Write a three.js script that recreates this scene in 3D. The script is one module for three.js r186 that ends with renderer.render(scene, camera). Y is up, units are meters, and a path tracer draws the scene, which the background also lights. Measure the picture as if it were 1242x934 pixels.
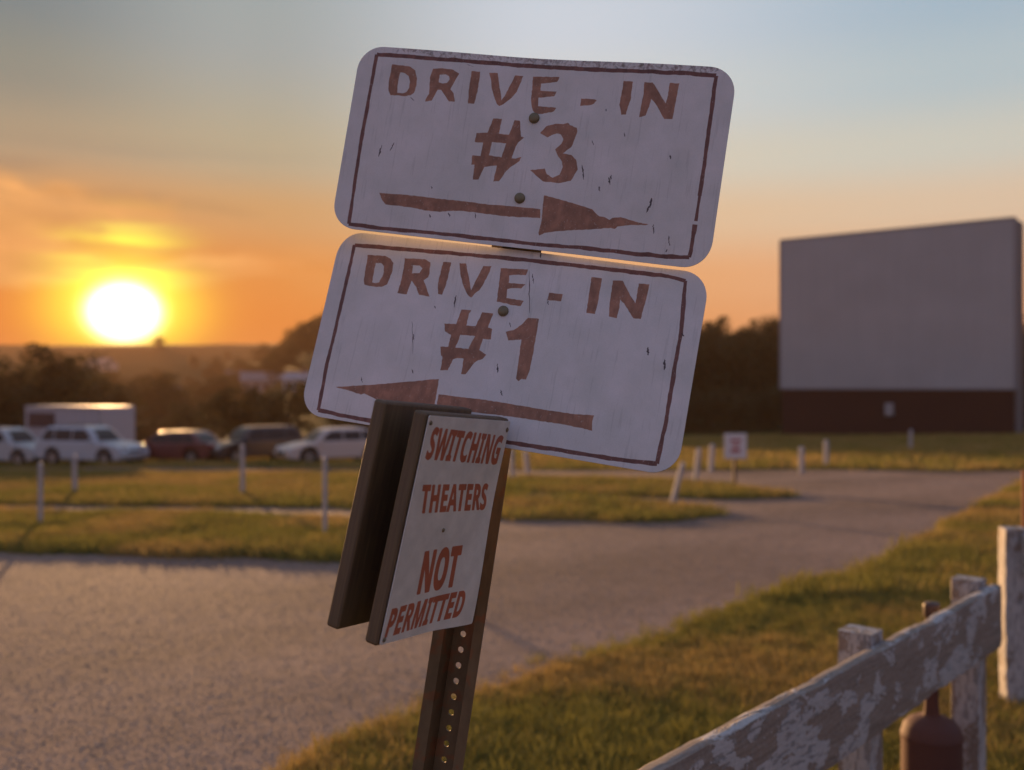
import * as THREE from 'three';
import { mergeGeometries } from 'three/addons/utils/BufferGeometryUtils.js';
import { RoundedBoxGeometry } from 'three/addons/geometries/RoundedBoxGeometry.js';

// ---------------------------------------------------------------- camera, sky, sun, exposure
const F = 1200, CX = 621, CY = 467, EYE = 1.5;                 // focal length and centre in pixels of the 1242 x 934 photograph
const scene = new THREE.Scene();
const camera = new THREE.PerspectiveCamera(2 * Math.atan(CY / F) * 180 / Math.PI, 1242 / 934, 0.05, 6000);
camera.position.set(0, EYE, 0);
camera.lookAt(0, EYE, -10);
camera.focus = 1.5;
camera.userData.fStop = 3.0;
const renderer = new THREE.WebGLRenderer({ antialias: true });
renderer.toneMapping = THREE.LinearToneMapping;
renderer.toneMappingExposure = 2.2;                              // exposed for the signs in the shade
renderer.shadowMap.enabled = true;

const V = (x, y, z) => new THREE.Vector3(x, y, z);
const SUN = V(150 - CX, CY - 379, -F).normalize();              // the low sun stands in the picture
const sun = new THREE.DirectionalLight(new THREE.Color().setRGB(1.0, 0.56, 0.24), 5);
sun.position.copy(SUN).multiplyScalar(120);
sun.shadow.radius = 2;
sun.castShadow = true;
Object.assign(sun.shadow.camera, { left: -60, right: 60, top: 40, bottom: -40, near: 1, far: 260 });
sun.shadow.mapSize.set(2048, 2048);
scene.add(sun, sun.target);

// noise helpers, all seeded
function rng(seed) { let s = seed >>> 0; return () => { s = (s + 0x6d2b79f5) | 0; let t = Math.imul(s ^ (s >>> 15), 1 | s); t = (t + Math.imul(t ^ (t >>> 7), 61 | t)) ^ t; return ((t ^ (t >>> 14)) >>> 0) / 4294967296; }; }
const hash = (x, y, s) => { let h = Math.imul(x, 374761393) ^ Math.imul(y, 668265263) ^ Math.imul(s + 11, 974634777); h = Math.imul(h ^ (h >>> 13), 1274126177); h = Math.imul(h ^ (h >>> 16), 2246822519); return ((h ^ (h >>> 15)) >>> 0) / 4294967296; };
const fade = (t) => t * t * (3 - 2 * t), mix = (a, b, t) => a + (b - a) * t, sat = (t) => Math.min(1, Math.max(0, t));
const step = (a, b, x) => fade(sat((x - a) / (b - a)));
function vnoise(x, y, s = 0, px = 0, py = 0) {                   // value noise, periodic when px, py are given
  const ix = Math.floor(x), iy = Math.floor(y), fx = fade(x - ix), fy = fade(y - iy), w = (i, p) => (p ? ((i % p) + p) % p : i);
  const a = hash(w(ix, px), w(iy, py), s), b = hash(w(ix + 1, px), w(iy, py), s), c = hash(w(ix, px), w(iy + 1, py), s), d = hash(w(ix + 1, px), w(iy + 1, py), s);
  return mix(mix(a, b, fx), mix(c, d, fx), fy);
}
function fbm(x, y, s = 0, n = 4, px = 0, py = 0) { let v = 0, a = 0.5, t = 0; for (let i = 0; i < n; i++) { v += a * vnoise(x, y, s + i * 7, px, py); t += a; a *= 0.5; x *= 2; y *= 2; px *= 2; py *= 2; } return v / t; }
function dataTexture(w, h, f, srgb = false) {                    // f(x, y) -> [r, g, b] in 0..1, linear; stored as sRGB bytes for colour
  const d = new Uint8Array(w * h * 4), enc = (c) => 255 * sat(srgb ? (c <= 0.0031308 ? 12.92 * c : 1.055 * Math.pow(c, 1 / 2.4) - 0.055) : c);
  for (let y = 0; y < h; y++) for (let x = 0; x < w; x++) { const c = f(x, y), o = (y * w + x) * 4; d[o] = enc(c[0]); d[o + 1] = enc(c[1]); d[o + 2] = enc(c[2]); d[o + 3] = 255; }
  const t = new THREE.DataTexture(d, w, h);
  t.wrapS = t.wrapT = THREE.RepeatWrapping; t.magFilter = THREE.LinearFilter; t.minFilter = THREE.LinearMipmapLinearFilter; t.generateMipmaps = true;
  if (srgb) t.colorSpace = THREE.SRGBColorSpace;
  t.needsUpdate = true;
  return t;
}

// the evening sky: warm band at the horizon, blue above, a violet-blue east set to light the signs, and the glow round the sun
function makeSky() {
  const W = 2560, H = 1280, d = new Float32Array(W * H * 4);
  const ramp = (stops, e) => { let i = 0; while (i < stops.length - 2 && e > stops[i + 1][0]) i++; const a = stops[i], b = stops[i + 1], t = fade(sat((e - a[0]) / (b[0] - a[0]))); return [1, 2, 3].map((k) => mix(a[k], b[k], t)); };
  const columns = [                                               // elevation, r, g, b at four bearings from the sun; the left of the sky is darker and greyer
    [-6, [[0, 0.72, 0.18, 0.04], [3, 0.70, 0.23, 0.06], [6, 0.67, 0.28, 0.095], [9.5, 0.58, 0.37, 0.17], [12.5, 0.36, 0.35, 0.25], [16, 0.24, 0.285, 0.25], [20, 0.18, 0.245, 0.265], [26, 0.16, 0.22, 0.28]]],
    [6.5, [[0, 0.72, 0.23, 0.05], [3, 0.70, 0.28, 0.07], [6, 0.68, 0.33, 0.10], [9.5, 0.55, 0.40, 0.20], [12.5, 0.42, 0.43, 0.31], [19, 0.34, 0.40, 0.40], [26, 0.28, 0.37, 0.42]]],
    [24, [[0, 0.76, 0.30, 0.10], [3, 0.78, 0.35, 0.13], [6, 0.79, 0.41, 0.18], [9.5, 0.74, 0.54, 0.34], [12.5, 0.67, 0.63, 0.51], [16, 0.64, 0.67, 0.66], [20, 0.59, 0.655, 0.73], [26, 0.44, 0.53, 0.65]]],
    [47, [[0, 0.74, 0.35, 0.18], [3, 0.75, 0.38, 0.20], [6, 0.75, 0.43, 0.25], [9.5, 0.69, 0.55, 0.40], [12.5, 0.58, 0.60, 0.53], [16, 0.44, 0.55, 0.59], [20, 0.355, 0.49, 0.59], [26, 0.30, 0.42, 0.55]]],
  ].map(([az, st]) => [az, [...st, [42, 0.20, 0.27, 0.37], [90, 0.12, 0.19, 0.31]]]);
  const east = [[0, 0.25, 0.23, 0.29], [5, 0.28, 0.26, 0.34], [12, 0.31, 0.315, 0.42], [22, 0.29, 0.33, 0.48], [42, 0.20, 0.265, 0.44], [90, 0.12, 0.19, 0.33]];  // sky behind the camera, brightened and blued to light the sign faces
  const saz = Math.atan2(SUN.x, -SUN.z), sel = Math.asin(SUN.y) * 180 / Math.PI;
  for (let y = 0; y < H; y++) {
    const el = ((y + 0.5) / H - 0.5) * 180, e = Math.max(0, el), ce = Math.cos(el * Math.PI / 180);
    const cols = columns.map(([az, st]) => [az, ramp(st, e)]), ec = ramp(east, e);
    for (let x = 0; x < W; x++) {
      const a = ((x + 0.5) / W - 0.5) * 2 * Math.PI, dx = Math.cos(a), dz = Math.sin(a);
      let az = Math.atan2(dx, -dz) - saz; if (az > Math.PI) az -= 2 * Math.PI; if (az < -Math.PI) az += 2 * Math.PI;
      const azd = az * 180 / Math.PI, toward = step(-0.2, 0.75, Math.cos(az));
      let q = 0; while (q < cols.length - 2 && azd > cols[q + 1][0]) q++; const qt = fade(sat((azd - cols[q][0]) / (cols[q + 1][0] - cols[q][0])));
      const c = [0, 1, 2].map((k) => mix(ec[k], mix(cols[q][1][k], cols[q + 1][1][k], qt), toward));
      const ax = azd * ce, ey = e - sel, r = Math.hypot(ax, ey);
      if (r < 75 && el > -2) {
        const wide = Math.exp(-Math.pow(Math.hypot(ax / 16, ey / 6.5), 1.4));       // orange glow along the horizon
        c[0] = mix(c[0], 1.0, 0.6 * wide); c[1] = mix(c[1], 0.25, 0.6 * wide); c[2] = mix(c[2], 0.02, 0.6 * wide);
        const u = azd / 9, v = e / 1.7;
        const warp = fbm(u * 1.3 + 5, v * 0.5, 31, 3);
        const n = fbm(u + warp * 1.2 + 20, v * 0.9 + warp, 3, 5), edge = mix(10.4, 7.9, step(1, 4.5, azd + (warp - 0.5) * 4)) + (fbm(u * 3 + 2, v * 0.6, 91, 3) - 0.5) * 1.6, band = step(4.2, 6.2, e + (warp - 0.5) * 3) * (1 - step(edge - 0.45, edge + 0.35, e)), side = 1 - step(4, 15, azd);
        const cloud = step(0.30, 0.55, n) * band * side * step(-60, -25, azd);
        const wisp = 0.75 + 0.5 * fbm(u * 3.2 + warp * 2, v * 2.6 + warp, 63, 4); c[0] = mix(c[0], 0.90 * wisp, 0.78 * cloud); c[1] = mix(c[1], 0.42 * wisp, 0.78 * cloud); c[2] = mix(c[2], 0.14 * wisp, 0.78 * cloud);
        const grey = step(0.5, 0.7, fbm(u * 0.7 + 3, v * 1.2 + 9, 77, 4)) * step(7.5, 9, e) * (1 - step(11, 14, e)) * side * 0.28;
        c[0] *= 1 - grey * 0.5; c[1] *= 1 - grey * 0.4; c[2] *= 1 - grey * 0.2;
        const yn = step(0.34, 0.68, fbm(u * 1.8 + 8 + warp, v * 2.8, 55, 4)) * 1.25;
        const above = Math.exp(-Math.pow((azd + 0.1) / 2.6, 2)) * Math.exp(-Math.pow((e - 6.8) / 1.6, 2)) * (0.2 + yn);   // thin cloud lit from behind, over the sun
        c[0] += 0.5 * above; c[1] += 0.75 * above; c[2] += 0.02 * above;
        const halo = Math.exp(-Math.pow(Math.hypot(ax / 3.55, ey / 2.5), 2.4));
        c[0] += 1.2 * halo; c[1] += 1.25 * halo; c[2] += 0.06 * halo;
        const core = Math.exp(-Math.pow(Math.hypot(ax / 1.62, ey / 1.36), 3.4));
        c[0] += 9 * core; c[1] += 7.5 * core; c[2] += 4.6 * core;
      }
      const o = (y * W + x) * 4; d[o] = c[0] / 2.2; d[o + 1] = c[1] / 2.2; d[o + 2] = c[2] / 2.2; d[o + 3] = 1;
    }
  }
  const t = new THREE.DataTexture(d, W, H, THREE.RGBAFormat, THREE.FloatType);
  t.mapping = THREE.EquirectangularReflectionMapping; t.magFilter = t.minFilter = THREE.LinearFilter; t.wrapS = THREE.RepeatWrapping; t.needsUpdate = true;
  return t;
}
scene.background = makeSky();
scene.environment = scene.background;
scene.fog = new THREE.FogExp2(new THREE.Color().setRGB(1.0, 0.58, 0.30), 0.0005);

// ---------------------------------------------------------------- naming, placing
const used = new Map();
function numbered(name) { const n = used.get(name) ?? 0; used.set(name, n + 1); return n ? `${name}_${String(n).padStart(3, '0')}` : name; }
const tag = (o, label, category, group) => { o.userData.label = label; o.userData.category = category; if (group) o.userData.group = group; return o; };
function shade(o) { o.traverse((c) => { if (c.isMesh) { c.castShadow = true; c.receiveShadow = true; } }); return o; }
function thing(name, label, category, group) { const g = new THREE.Group(); g.name = numbered(name); tag(g, label, category, group); scene.add(g); return g; }
function part(name, geometry, material, parent) { const m = new THREE.Mesh(geometry, material); m.name = name; m.castShadow = m.receiveShadow = true; parent.add(m); return m; }
function struct(name, geometry, material) { const m = new THREE.Mesh(geometry, material); m.name = numbered(name); m.userData.kind = 'structure'; m.castShadow = m.receiveShadow = true; scene.add(m); return m; }
const mat = (r, g, b, o = {}) => new THREE.MeshPhysicalMaterial({ color: new THREE.Color().setRGB(r, g, b), roughness: 0.8, ...o });
const copyOf = (o, label) => { const c = o.clone(); c.name = numbered(o.name.replace(/_\d{3}$/, '')); scene.add(c); if (label) c.userData = { ...o.userData, label }; return c; };

const lut = (pts, x) => { if (x <= pts[0][0]) return pts[0][1]; for (let i = 1; i < pts.length; i++) if (x <= pts[i][0]) return mix(pts[i - 1][1], pts[i][1], fade((x - pts[i - 1][0]) / (pts[i][0] - pts[i - 1][0]))); return pts[pts.length - 1][1]; };
const LEFT = [[88, -4.6], [150, -8.5], [250, -9], [400, -3], [650, 15], [950, 40], [1500, 41]], RIGHT = [[88, -2.9], [130, 0], [200, 6], [350, 20], [600, 28], [950, 40], [1500, 41]];
const slope = (X, D) => -0.0386 * D + 0.0181 * X;
function gh(X, D) {                                               // height of the ground; D is the distance ahead of the camera
  const r = Math.hypot(X, D);
  const near = slope(Math.max(-90, Math.min(90, X)), Math.max(-90, Math.min(140, D)));
  if (D < 88) return near;
  const t = step(88, 150, D), w = step(-0.31, -0.15, X / D);
  const rough = (fbm(X / 60 + 50, D / 60 + 50, 5, 4) - 0.5) * Math.min(4, Math.max(0, D - 150) * 0.02);
  return mix(near, mix(lut(LEFT, D), lut(RIGHT, D), w) + rough, t);
}
const onGround = (px, py) => { const k = (px - CX) / F, D = EYE / ((py - CY) / F - 0.0386 + 0.0181 * k); return [k * D, D]; };   // where a pixel's ray meets the sloping lot
const ray = (px, py) => V((px - CX) / F, (CY - py) / F, -1);

// ---------------------------------------------------------------- ground
const stoneTexture = dataTexture(1024, 1024, (x, y) => {
  const n = fbm(x / 4, y / 4, 2, 3, 256, 256), c = fbm(x / 64, y / 64, 9, 4, 16, 16), g = hash(x >> 1, y >> 1, 4);
  const v = 0.178 + 0.11 * (n - 0.5) + 0.10 * (c - 0.5) + 0.07 * (g - 0.5);
  return [v * 1.30, v * 0.95, v * 0.78];
}, true);
const stoneBump = dataTexture(512, 512, (x, y) => { const v = fbm(x / 4, y / 4, 12, 3, 128, 128); return [v, v, v]; });
stoneTexture.repeat.set(1, 1);
const groundMaterial = new THREE.MeshPhysicalMaterial({ specularIntensity: 0.15, map: stoneTexture, bumpMap: stoneBump, bumpScale: 0.003, roughness: 0.95, vertexColors: true });
{
  const rings = [0]; for (let r = 0.7; r < 1500; r *= 1.058) rings.push(r);
  const NA = 420, pos = [], uv = [], col = [], idx = [];
  for (let i = 0; i < rings.length; i++) for (let j = 0; j <= NA; j++) {
    const a = (j / NA) * 2 * Math.PI, X = Math.sin(a) * rings[i], D = Math.cos(a) * rings[i], h = gh(X, D);
    pos.push(X, h, -D); uv.push(X / 1.7, D / 1.7);
    const t = fbm(X / 2.3 + 30, D / 1.1 + 30, 6, 4), track = fbm(X / 6 + D / 9 + 70, (D - X * 0.5) / 1.3, 8, 3), v = 0.80 + 0.42 * t + 0.75 * (track - 0.5);
    col.push(v * 1.03, v * 0.98, v * 0.97);
  }
  const beyond = [];
  for (let i = 0; i < rings.length - 1; i++) for (let j = 0; j < NA; j++) {
    const a = i * (NA + 1) + j, b = a + NA + 1, X = pos[3 * a], D = -pos[3 * a + 2];
    (D > 88 || D < -90 || Math.abs(X) > 90 ? beyond : idx).push(a, a + 1, b + 1, a, b + 1, b);
  }
  const land = new THREE.BufferGeometry();
  land.setAttribute('position', new THREE.Float32BufferAttribute(pos, 3)); land.setAttribute('uv', new THREE.Float32BufferAttribute(uv, 2)); land.setIndex(beyond); land.computeVertexNormals();
  const landTexture = dataTexture(512, 512, (x, y) => { const n = fbm(x / 8, y / 8, 13, 4, 64, 64), c = fbm(x / 64, y / 64, 17, 4, 8, 8); return [0.05 + 0.05 * n + 0.03 * (c - 0.5), 0.052 + 0.045 * n + 0.02 * (c - 0.5), 0.018 + 0.015 * n]; }, true);
  landTexture.repeat.set(0.03, 0.03);
  struct('hills', land, new THREE.MeshPhysicalMaterial({ map: landTexture, roughness: 1, specularIntensity: 0.1 }));
  const g = new THREE.BufferGeometry();
  g.setAttribute('position', new THREE.Float32BufferAttribute(pos, 3)); g.setAttribute('uv', new THREE.Float32BufferAttribute(uv, 2)); g.setAttribute('color', new THREE.Float32BufferAttribute(col, 3));
  g.setIndex(idx); g.computeVertexNormals();
  struct('ground', g, groundMaterial);
}

// grass areas as polygons [X, D] on the lot
const P = (list) => list.map(([x, y]) => onGround(x, y));
const verge = [...P([[372, 925], [420, 905], [480, 882], [600, 836], [700, 800], [800, 770], [900, 738], [1000, 708], [1060, 688], [1130, 655], [1200, 613], [1242, 587], [1300, 570]]), [42, 30], [42, -8], [-3.2, -8], [-1.6, 0.5], [-1.05, 3]];
const stripA = P([[-220, 667], [0, 670], [150, 673], [300, 677], [400, 682], [470, 683], [515, 675], [525, 662], [500, 646], [400, 632], [200, 625], [0, 622.5], [-220, 622]]);
const stripB = P([[-250, 612], [0, 613], [200, 614], [400, 617], [500, 622], [620, 631], [750, 634], [830, 632], [872, 626], [850, 619], [800, 612], [720, 607], [620, 604], [556, 603], [556, 599], [650, 599], [780, 603], [880, 606], [958, 604], [950, 599], [900, 592], [800, 584], [700, 580], [600, 579], [530, 576], [-250, 570]]);
const fieldFar = [...P([[-300, 567], [300, 568], [560, 570], [700, 571], [900, 570.5], [1000, 570], [1150, 572], [1242, 571], [1320, 568]]), [75, 50], [75, 86], [-55, 86]];
const inside = (poly, x, y) => { let c = false; for (let i = 0, j = poly.length - 1; i < poly.length; j = i++) { const [xi, yi] = poly[i], [xj, yj] = poly[j]; if ((yi > y) !== (yj > y) && x < ((xj - xi) * (y - yi)) / (yj - yi) + xi) c = !c; } return c; };
const turfTexture = dataTexture(512, 512, (x, y) => {
  const n = fbm(x / 4, y / 4, 3, 3, 128, 128), c = fbm(x / 50, y / 50, 7, 3, 10, 10);
  return [0.13 + 0.11 * (n - 0.4) + 0.08 * (c - 0.5), 0.105 + 0.09 * (n - 0.4) + 0.05 * (c - 0.5), 0.03 + 0.025 * (n - 0.4)];
}, true);
const turfMaterial = new THREE.MeshPhysicalMaterial({ specularIntensity: 0.15, map: turfTexture, bumpMap: stoneBump, bumpScale: 0.03, roughness: 1 });
function rough(poly, amount, detail) {                          // breaks the outline into an uneven edge
  const out = [];
  for (let i = 0; i < poly.length; i++) {
    const [ax, ay] = poly[i], [bx, by] = poly[(i + 1) % poly.length], L = Math.hypot(bx - ax, by - ay), n = Math.min(90, Math.max(1, Math.round(L / detail)));
    for (let k = 0; k < n; k++) { const x = mix(ax, bx, k / n), y = mix(ay, by, k / n); out.push([x + (fbm(x * 2.2, y * 2.2, 41, 3) - 0.5) * amount * 2, y + (fbm(x * 2.2 + 9, y * 2.2, 43, 3) - 0.5) * amount * 2]); }
  }
  return out;
}
function turf(name, poly, lift) {
  const g = new THREE.ShapeGeometry(new THREE.Shape(poly.map(([x, d]) => new THREE.Vector2(x, d))));
  const p = g.attributes.position, uv = [];
  for (let i = 0; i < p.count; i++) { const x = p.getX(i), d = p.getY(i); p.setXYZ(i, x, gh(x, d) + lift, -d); uv.push(x / 1.3, d / 1.3); }
  g.setAttribute('uv', new THREE.Float32BufferAttribute(uv, 2)); g.computeVertexNormals();
  struct(name, g, turfMaterial);
}
const vergeR = rough(verge, 0.16, 0.25), stripAR = rough(stripA, 0.25, 0.5), stripBR = rough(stripB, 0.25, 0.7), fieldR = rough(fieldFar, 0.3, 1);
turf('grass_verge', vergeR, 0.010); turf('grass_strip', stripAR, 0.010); turf('grass_strip', stripBR, 0.010); turf('grass_field', fieldR, 0.014);

// grass blades
const bladeMaterial = new THREE.MeshPhysicalMaterial({ color: 0xffffff, roughness: 0.9, transmission: 0.35, thickness: 0, specularIntensity: 0.3, side: THREE.DoubleSide });
function tuftGeometry(n, height, spread, width, seed) {
  const R = rng(seed), pos = [], idx = [];
  for (let k = 0; k < n; k++) {
    const a = R() * 6.283, r = spread * Math.sqrt(R()), x = Math.cos(a) * r, z = Math.sin(a) * r, h = height * (0.45 + 0.75 * R()), b = R() * 6.283, bend = h * (0.15 + 0.75 * R()), w = width * (0.6 + 0.8 * R()), t = R() * 6.283, wx = Math.cos(t) * w / 2, wz = Math.sin(t) * w / 2, o = pos.length / 3;
    pos.push(x - wx, -0.01, z - wz, x + wx, -0.01, z + wz, x - wx * 0.8 + Math.cos(b) * bend * 0.35, h * 0.6, z - wz * 0.8 + Math.sin(b) * bend * 0.35, x + wx * 0.8 + Math.cos(b) * bend * 0.35, h * 0.6, z + wz * 0.8 + Math.sin(b) * bend * 0.35, x + Math.cos(b) * bend, h, z + Math.sin(b) * bend);
    idx.push(o, o + 1, o + 3, o, o + 3, o + 2, o + 2, o + 3, o + 4);
  }
  const g = new THREE.BufferGeometry(); g.setAttribute('position', new THREE.Float32BufferAttribute(pos, 3)); g.setIndex(idx); g.computeVertexNormals(); return g;
}
function grow(name, label, poly, count, geometry, seed, box, keep = () => true, lift = 0.01) {
  const R = rng(seed), m = new THREE.InstancedMesh(geometry, bladeMaterial, count), o = new THREE.Object3D(), c = new THREE.Color();
  let k = 0, tries = 0;
  while (k < count && tries++ < count * 14) {
    const x = mix(box[0], box[1], R()), d = mix(box[2], box[3], R()), e = R() < 0.25 ? 0.45 : 0.12;
    if (!inside(poly, x + (R() - 0.5) * e, d + (R() - 0.5) * e) || !keep(x, d, R)) continue;
    const dens = fbm(x * 0.9 + 4, d * 0.9, 21, 3); if (R() > 0.35 + 1.1 * dens) continue;
    const s = 0.6 + 0.7 * R() + 0.5 * (dens - 0.5);
    o.position.set(x, gh(x, d) + lift, -d); o.rotation.set((R() - 0.5) * 0.3, R() * 6.283, (R() - 0.5) * 0.3); o.scale.set(s, s * (0.7 + 0.6 * R()), s); o.updateMatrix(); m.setMatrixAt(k, o.matrix);
    const dry = step(0.36, 0.64, fbm(x * 0.7 + 40, d * 0.7, 23, 4) + (R() - 0.5) * 0.3), v = 0.75 + 0.5 * R();
    c.setRGB(mix(0.25, 0.40, dry) * v, mix(0.23, 0.285, dry) * v, mix(0.055, 0.10, dry) * v); m.setColorAt(k, c); k++;
  }
  m.count = k; m.name = numbered(name); m.userData.kind = 'stuff'; tag(m, label, 'grass'); m.castShadow = m.receiveShadow = true; scene.add(m);
}
const inView = (margin) => (x, d) => d > 0.6 && Math.abs(x / d) < 0.52 + margin;
grow('grass_blades', 'short yellow green grass on the verge beside the signpost', vergeR, 26000, tuftGeometry(16, 0.055, 0.05, 0.0045, 1), 101, [-2, 5.5, 0.9, 9], inView(0.12));
grow('grass_blades', 'grass of the verge further along the gravel road', vergeR, 15000, tuftGeometry(16, 0.09, 0.12, 0.010, 2), 102, [2, 22, 8, 31], inView(0.1));
grow('grass_blades', 'grass on the strip between gravel road and narrow lane', stripAR, 12000, tuftGeometry(16, 0.10, 0.14, 0.010, 3), 103, [-11, 0.5, 8, 20], inView(0.1));
grow('grass_blades', 'grass on the long island with the white posts', stripBR, 20000, tuftGeometry(16, 0.10, 0.2, 0.014, 4), 104, [-24, 12, 12, 46], inView(0.1));
grow('grass_blades', 'grass of the field in front of the movie screen', fieldR, 26000, tuftGeometry(14, 0.14, 0.45, 0.03, 5), 105, [-40, 48, 24, 86], inView(0.12), 0.014);

// loose stones on the gravel
{
  const R = rng(77), base = new THREE.IcosahedronGeometry(1, 0), p = base.attributes.position;
  const shapes = new Map(); for (let i = 0; i < p.count; i++) { const k = [p.getX(i), p.getY(i), p.getZ(i)].map((v) => v.toFixed(3)).join(); if (!shapes.has(k)) shapes.set(k, 0.7 + 0.6 * R()); const s = shapes.get(k); p.setXYZ(i, p.getX(i) * s, p.getY(i) * s * 0.40, p.getZ(i) * s); }
  base.computeVertexNormals();
  const N = 120000, m = new THREE.InstancedMesh(base, new THREE.MeshPhysicalMaterial({ color: 0xffffff, roughness: 0.85, specularIntensity: 0.4 }), N), o = new THREE.Object3D(), c = new THREE.Color();
  let k = 0, tries = 0;
  while (k < N && tries++ < N * 8) {
    const d = 3.2 + 13 * Math.pow(R(), 1.7), x = (R() * 1.16 - 0.58) * d;
    if (inside(vergeR, x, d) && R() > 0.04) continue;
    if (inside(stripAR, x, d)) continue;
    if (R() > 0.5 + 0.8 * fbm(x * 0.6 + 3, d * 0.6, 61, 3)) continue;
    const s = (0.0019 + 0.0048 * Math.pow(R(), 3)) * (1 + d * 0.03);
    o.position.set(x, gh(x, d) + s * 0.04, -d); o.rotation.set((R() - 0.5) * 0.25, R() * 6.28, (R() - 0.5) * 0.25); o.scale.set(s * (0.8 + 0.5 * R()), s, s * (0.8 + 0.5 * R())); o.updateMatrix(); m.setMatrixAt(k, o.matrix);
    const v = 0.17 + 0.22 * Math.pow(R(), 2) + (R() < 0.04 ? 0.22 : 0); c.setRGB(v * 1.26, v * (0.93 + 0.06 * R()), v * 0.79); m.setColorAt(k, c); k++;
  }
  m.count = k; m.name = 'loose_gravel'; m.userData.kind = 'stuff'; tag(m, 'loose grey stones scattered over the gravel road', 'gravel'); m.castShadow = m.receiveShadow = true; scene.add(m);
}

// ---------------------------------------------------------------- the leaning signpost with its signs
const frame = (pos, right, up, n) => { const m = new THREE.Matrix4().makeBasis(V(...right), V(...up), V(...n)); m.setPosition(pos[0], pos[1] + EYE, pos[2]); return m; };
const place = (o, m) => { m.decompose(o.position, o.quaternion, o.scale); o.scale.set(1, 1, 1); return o; };
const frameA = frame([0.0219, 0.3663, -1.5463], [0.96297, -0.13712, 0.23216], [0.15231, 0.98713, -0.04876], [-0.22248, 0.08232, 0.97146]);
const frameB = frame([-0.0239, 0.0588, -1.5306], [0.94956, -0.1409, 0.28015], [0.19456, 0.96535, -0.17393], [-0.24594, 0.21966, 0.94407]);
const frameC = frame([-0.0878, -0.1956, -1.3737], [0.47579, -0.06694, -0.87701], [0.2145, 0.97583, 0.04188], [0.853, -0.20804, 0.47865]);
function toPlate(m, bend) {                                       // pixel -> x, y on the (slightly bent) plate
  const inv = m.clone().invert(), o = V(0, EYE, 0).applyMatrix4(inv);
  return (px, py) => { const d = ray(px, py).transformDirection(inv); let z = 0, x = 0, y = 0; for (let i = 0; i < 8; i++) { const t = (z - o.z) / d.z; x = o.x + d.x * t; y = o.y + d.y * t; z = bend(x, y); } return [x, y]; };
}
const SW = 0.61, SH = 0.305;
const bendA = (x, y) => -0.013 * Math.exp(-Math.pow((x - 0.0) / 0.15, 2)) * sat(0.35 + (y + SH / 2) / SH * 0.75) + 0.002 * Math.sin(x * 9 + y * 6);
const bendB = (x, y) => 0.003 * Math.exp(-Math.pow((x - 0.02) / 0.16, 2)) + 0.002 * Math.sin(x * 7 - y * 9);
function plateGeometry(W, H, r, bend, thick, trim = (x, y) => y) {   // trim: how the cut edge departs from a true rectangle
  const rows = []; for (let i = 0; i <= 10; i++) rows.push(-H / 2 + r * (1 - Math.cos(i / 10 * Math.PI / 2))); for (let i = 1; i < 16; i++) rows.push(-H / 2 + r + (H - 2 * r) * i / 16); for (let i = 10; i >= 0; i--) rows.push(H / 2 - r * (1 - Math.cos(i / 10 * Math.PI / 2)));
  const half = (y) => { const q = Math.max(0, Math.abs(y) - (H / 2 - r)); return W / 2 - r + Math.sqrt(Math.max(0, r * r - q * q)); }, NX = 40;
  const face = (z0, flip) => {
    const pos = [], uv = [], idx = [];
    rows.forEach((y) => { const w = half(y); for (let j = 0; j <= NX; j++) { const x = w * (2 * j / NX - 1), yy = trim(x, y); pos.push(x, yy, bend(x, yy) + z0); uv.push(x / W + 0.5, yy / H + 0.5); } });
    for (let i = 0; i < rows.length - 1; i++) for (let j = 0; j < NX; j++) { const a = i * (NX + 1) + j, b = a + NX + 1; flip ? idx.push(a, b + 1, a + 1, a, b, b + 1) : idx.push(a, a + 1, b + 1, a, b + 1, b); }
    const g = new THREE.BufferGeometry(); g.setAttribute('position', new THREE.Float32BufferAttribute(pos, 3)); g.setAttribute('uv', new THREE.Float32BufferAttribute(uv, 2)); g.setIndex(idx); g.computeVertexNormals(); return g;
  };
  const loop = []; rows.forEach((y) => loop.push([half(y), y])); for (let j = NX - 1; j >= 0; j--) loop.push([half(H / 2) * (2 * j / NX - 1), H / 2]); [...rows].reverse().slice(1).forEach((y) => loop.push([-half(y), y])); for (let j = 1; j < NX; j++) loop.push([half(H / 2) * (2 * j / NX - 1), -H / 2]);
  const pos = [], uv = [], idx = [];
  loop.forEach(([x, y0]) => { const y = trim(x, y0), b = bend(x, y); pos.push(x, y, b, x, y, b - thick); uv.push(x / W + 0.5, y / H + 0.5, x / W + 0.5, y / H + 0.5); });
  for (let i = 0; i < loop.length; i++) { const a = 2 * i, b = 2 * ((i + 1) % loop.length); idx.push(a, b + 1, b, a, a + 1, b + 1); }
  const rim = new THREE.BufferGeometry(); rim.setAttribute('position', new THREE.Float32BufferAttribute(pos, 3)); rim.setAttribute('uv', new THREE.Float32BufferAttribute(uv, 2)); rim.setIndex(idx); rim.computeVertexNormals();
  return { front: face(0, false), back: mergeGeometries([face(-thick, true), rim]) };
}
const T = 2048, TH = 1024;
const RED = '#a27561', LINE = '#7a524b', WHITE = '#dedadc';
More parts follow.
